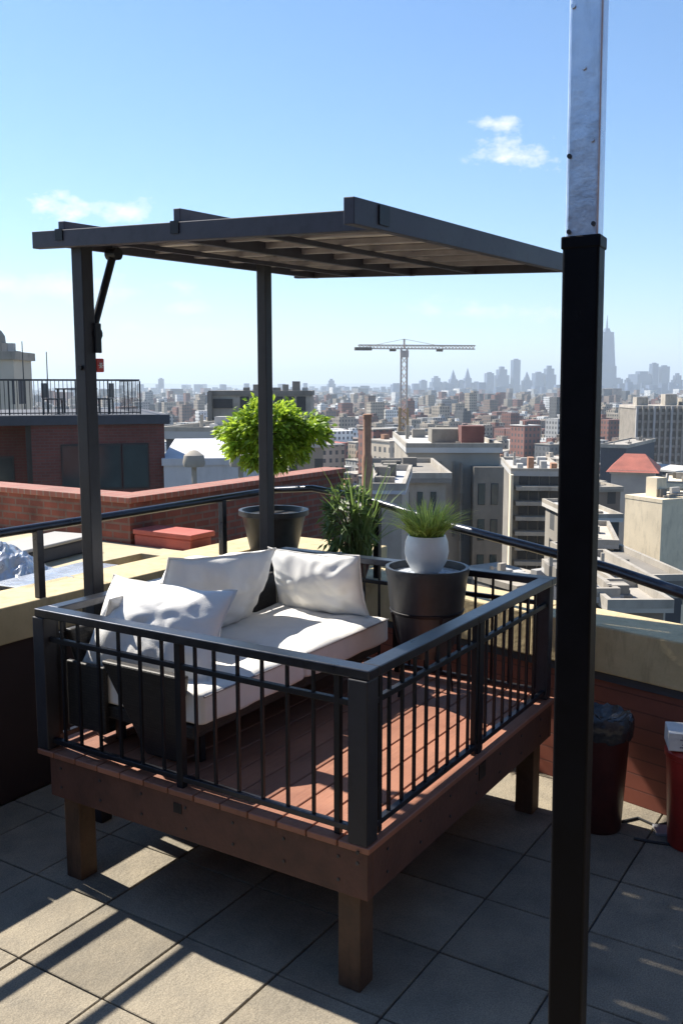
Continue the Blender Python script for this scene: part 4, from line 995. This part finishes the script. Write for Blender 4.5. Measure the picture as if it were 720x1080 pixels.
tl = [(447, 404, 7, 'flat', 'leftmost pale block of the skyline cluster right of the crane'), (461, 399, 11, 'step', 'stepped tower second from the left in the cluster right of the crane'),
 (470, 406, 7, 'flat', 'short blunt tower between the stepped tower and the first spire'), (479, 392, 8, 'spire', 'slim tower with pointed spire, left of the two spires right of the crane'),
 (487, 404, 7, 'flat', 'low flat tower between the two pointed towers'), (494, 390, 7, 'spire', 'slim tower with pointed spire, right of the two spires'),
 (503, 406, 8, 'flat', 'low wide block just right of the second spire'), (517, 396, 8, 'flat', 'flat topped tower left of the broad double tower'),
 (531, 389, 13, 'step', 'broad stepped tower near the middle of the skyline'), (545, 382, 8, 'flat', 'tallest slender tower left of the foreground post'),
 (557, 394, 9, 'spire', 'pointed tower right of the tallest slender tower'), (569, 396, 10, 'flat', 'flat tower left of the stepped tower by the post'),
 (581, 388, 12, 'step', 'stepped tower beside the left edge of the foreground post'),
 (653, 402, 8, 'flat', 'low tower just right of the giant spired skyscraper'), (663, 401, 7, 'step', 'low stepped tower between the giant skyscraper and the broad dark block'),
 (681, 397, 20, 'flat', 'broad dark tower block at the right part of the skyline'), (691, 386, 7, 'flat', 'slim tower rising behind the broad dark block'),
 (702, 389, 9, 'flat', 'slim flat topped tower near the right edge'), (716, 396, 9, 'step', 'stepped tower at the right edge of the photo'),
 (170, 402, 6, 'flat', 'lone hazy tower on the left horizon'), (350, 402, 8, 'step', 'lone stepped tower just right of the bright green tree')]
for px, py, wp, kd, lb_ in tl: tower(px, py-2.5, wp*1.12, lb_, kd)
T, p = face_T(642.5, 340, D6, 8); zsh = zat(350, D6); ztip = zat(332, D6); w = wpx(13, D6)
o = thing('skyscraper', (p.x, p.y, CG), 'giant tapering glass skyscraper with a spire beside the foreground post', 'skyscraper')
def frus(T, w0, w1, z0, z1):
    return MB(T).hexa([Vector((sx*w0/2, w/2+sy*w0/2, z0)) for sx, sy in ((-1, -1), (1, -1), (1, 1), (-1, 1))]+[Vector((sx*w1/2, w/2+sy*w1/2, z1)) for sx, sy in ((-1, -1), (1, -1), (1, 1), (-1, 1))])
zm = zat(386, D6)
frus(T, w*1.38, w*1.3, CG, zm-.1).build('lower_tower', M['skyline'], o); frus(T, w*1.15, w*.85, zm, zsh-.1).build('upper_tower', M['skyline'], o); frus(T, w*.5, w*.3, zsh, zat(346, D6)).build('crown', M['skyline'], o)
frus(T, w*.14, w*.03, zat(346, D6)+.1, ztip).build('spire', M['skyline'], o)
# scattered lesser towers at the skyline foot
rt_ = random.Random(3)
b = MB()
for _ in range(260):
    px = rt_.choice((rt_.gauss(540, 60), rt_.gauss(680, 40), rt_.uniform(120, 720))); d = rt_.uniform(4300, 7500); v = at(px, 420, d)
    hh = rt_.uniform(25, 70); s_ = rt_.uniform(20, 50); b.T = TR((v.x, v.y, 0), VY+rt_.uniform(-.3, .3)); b.box(-s_/2, s_/2, -s_/2, s_/2, CG, CG+hh)
tag(b.build('distant_blocks', M['skyline']), 'hazy low office blocks at the foot of the skyline towers', 'buildings', kind='stuff')

# ------------------------------------------------------------------ haze
hz = MB(); hz.box(-22500, 22500, -22500, 22500, CG-1, 460)
ho = hz.build('haze', mat('haze air', (1, 1, 1)), base=(0, 0, CG-1)); hm = bpy.data.materials['haze air']; n = hm.node_tree.nodes; n.clear()
om = n.new('ShaderNodeOutputMaterial'); pv = n.new('ShaderNodeVolumePrincipled'); pv.inputs['Color'].default_value = (.74, .87, 1, 1); pv.inputs['Density'].default_value = 1.3e-4
pv.inputs['Anisotropy'].default_value = .2
hm.node_tree.links.new(pv.outputs[0], om.inputs['Volume'])
tag(ho, 'thin pale air haze over the whole city', 'haze', kind='stuff')
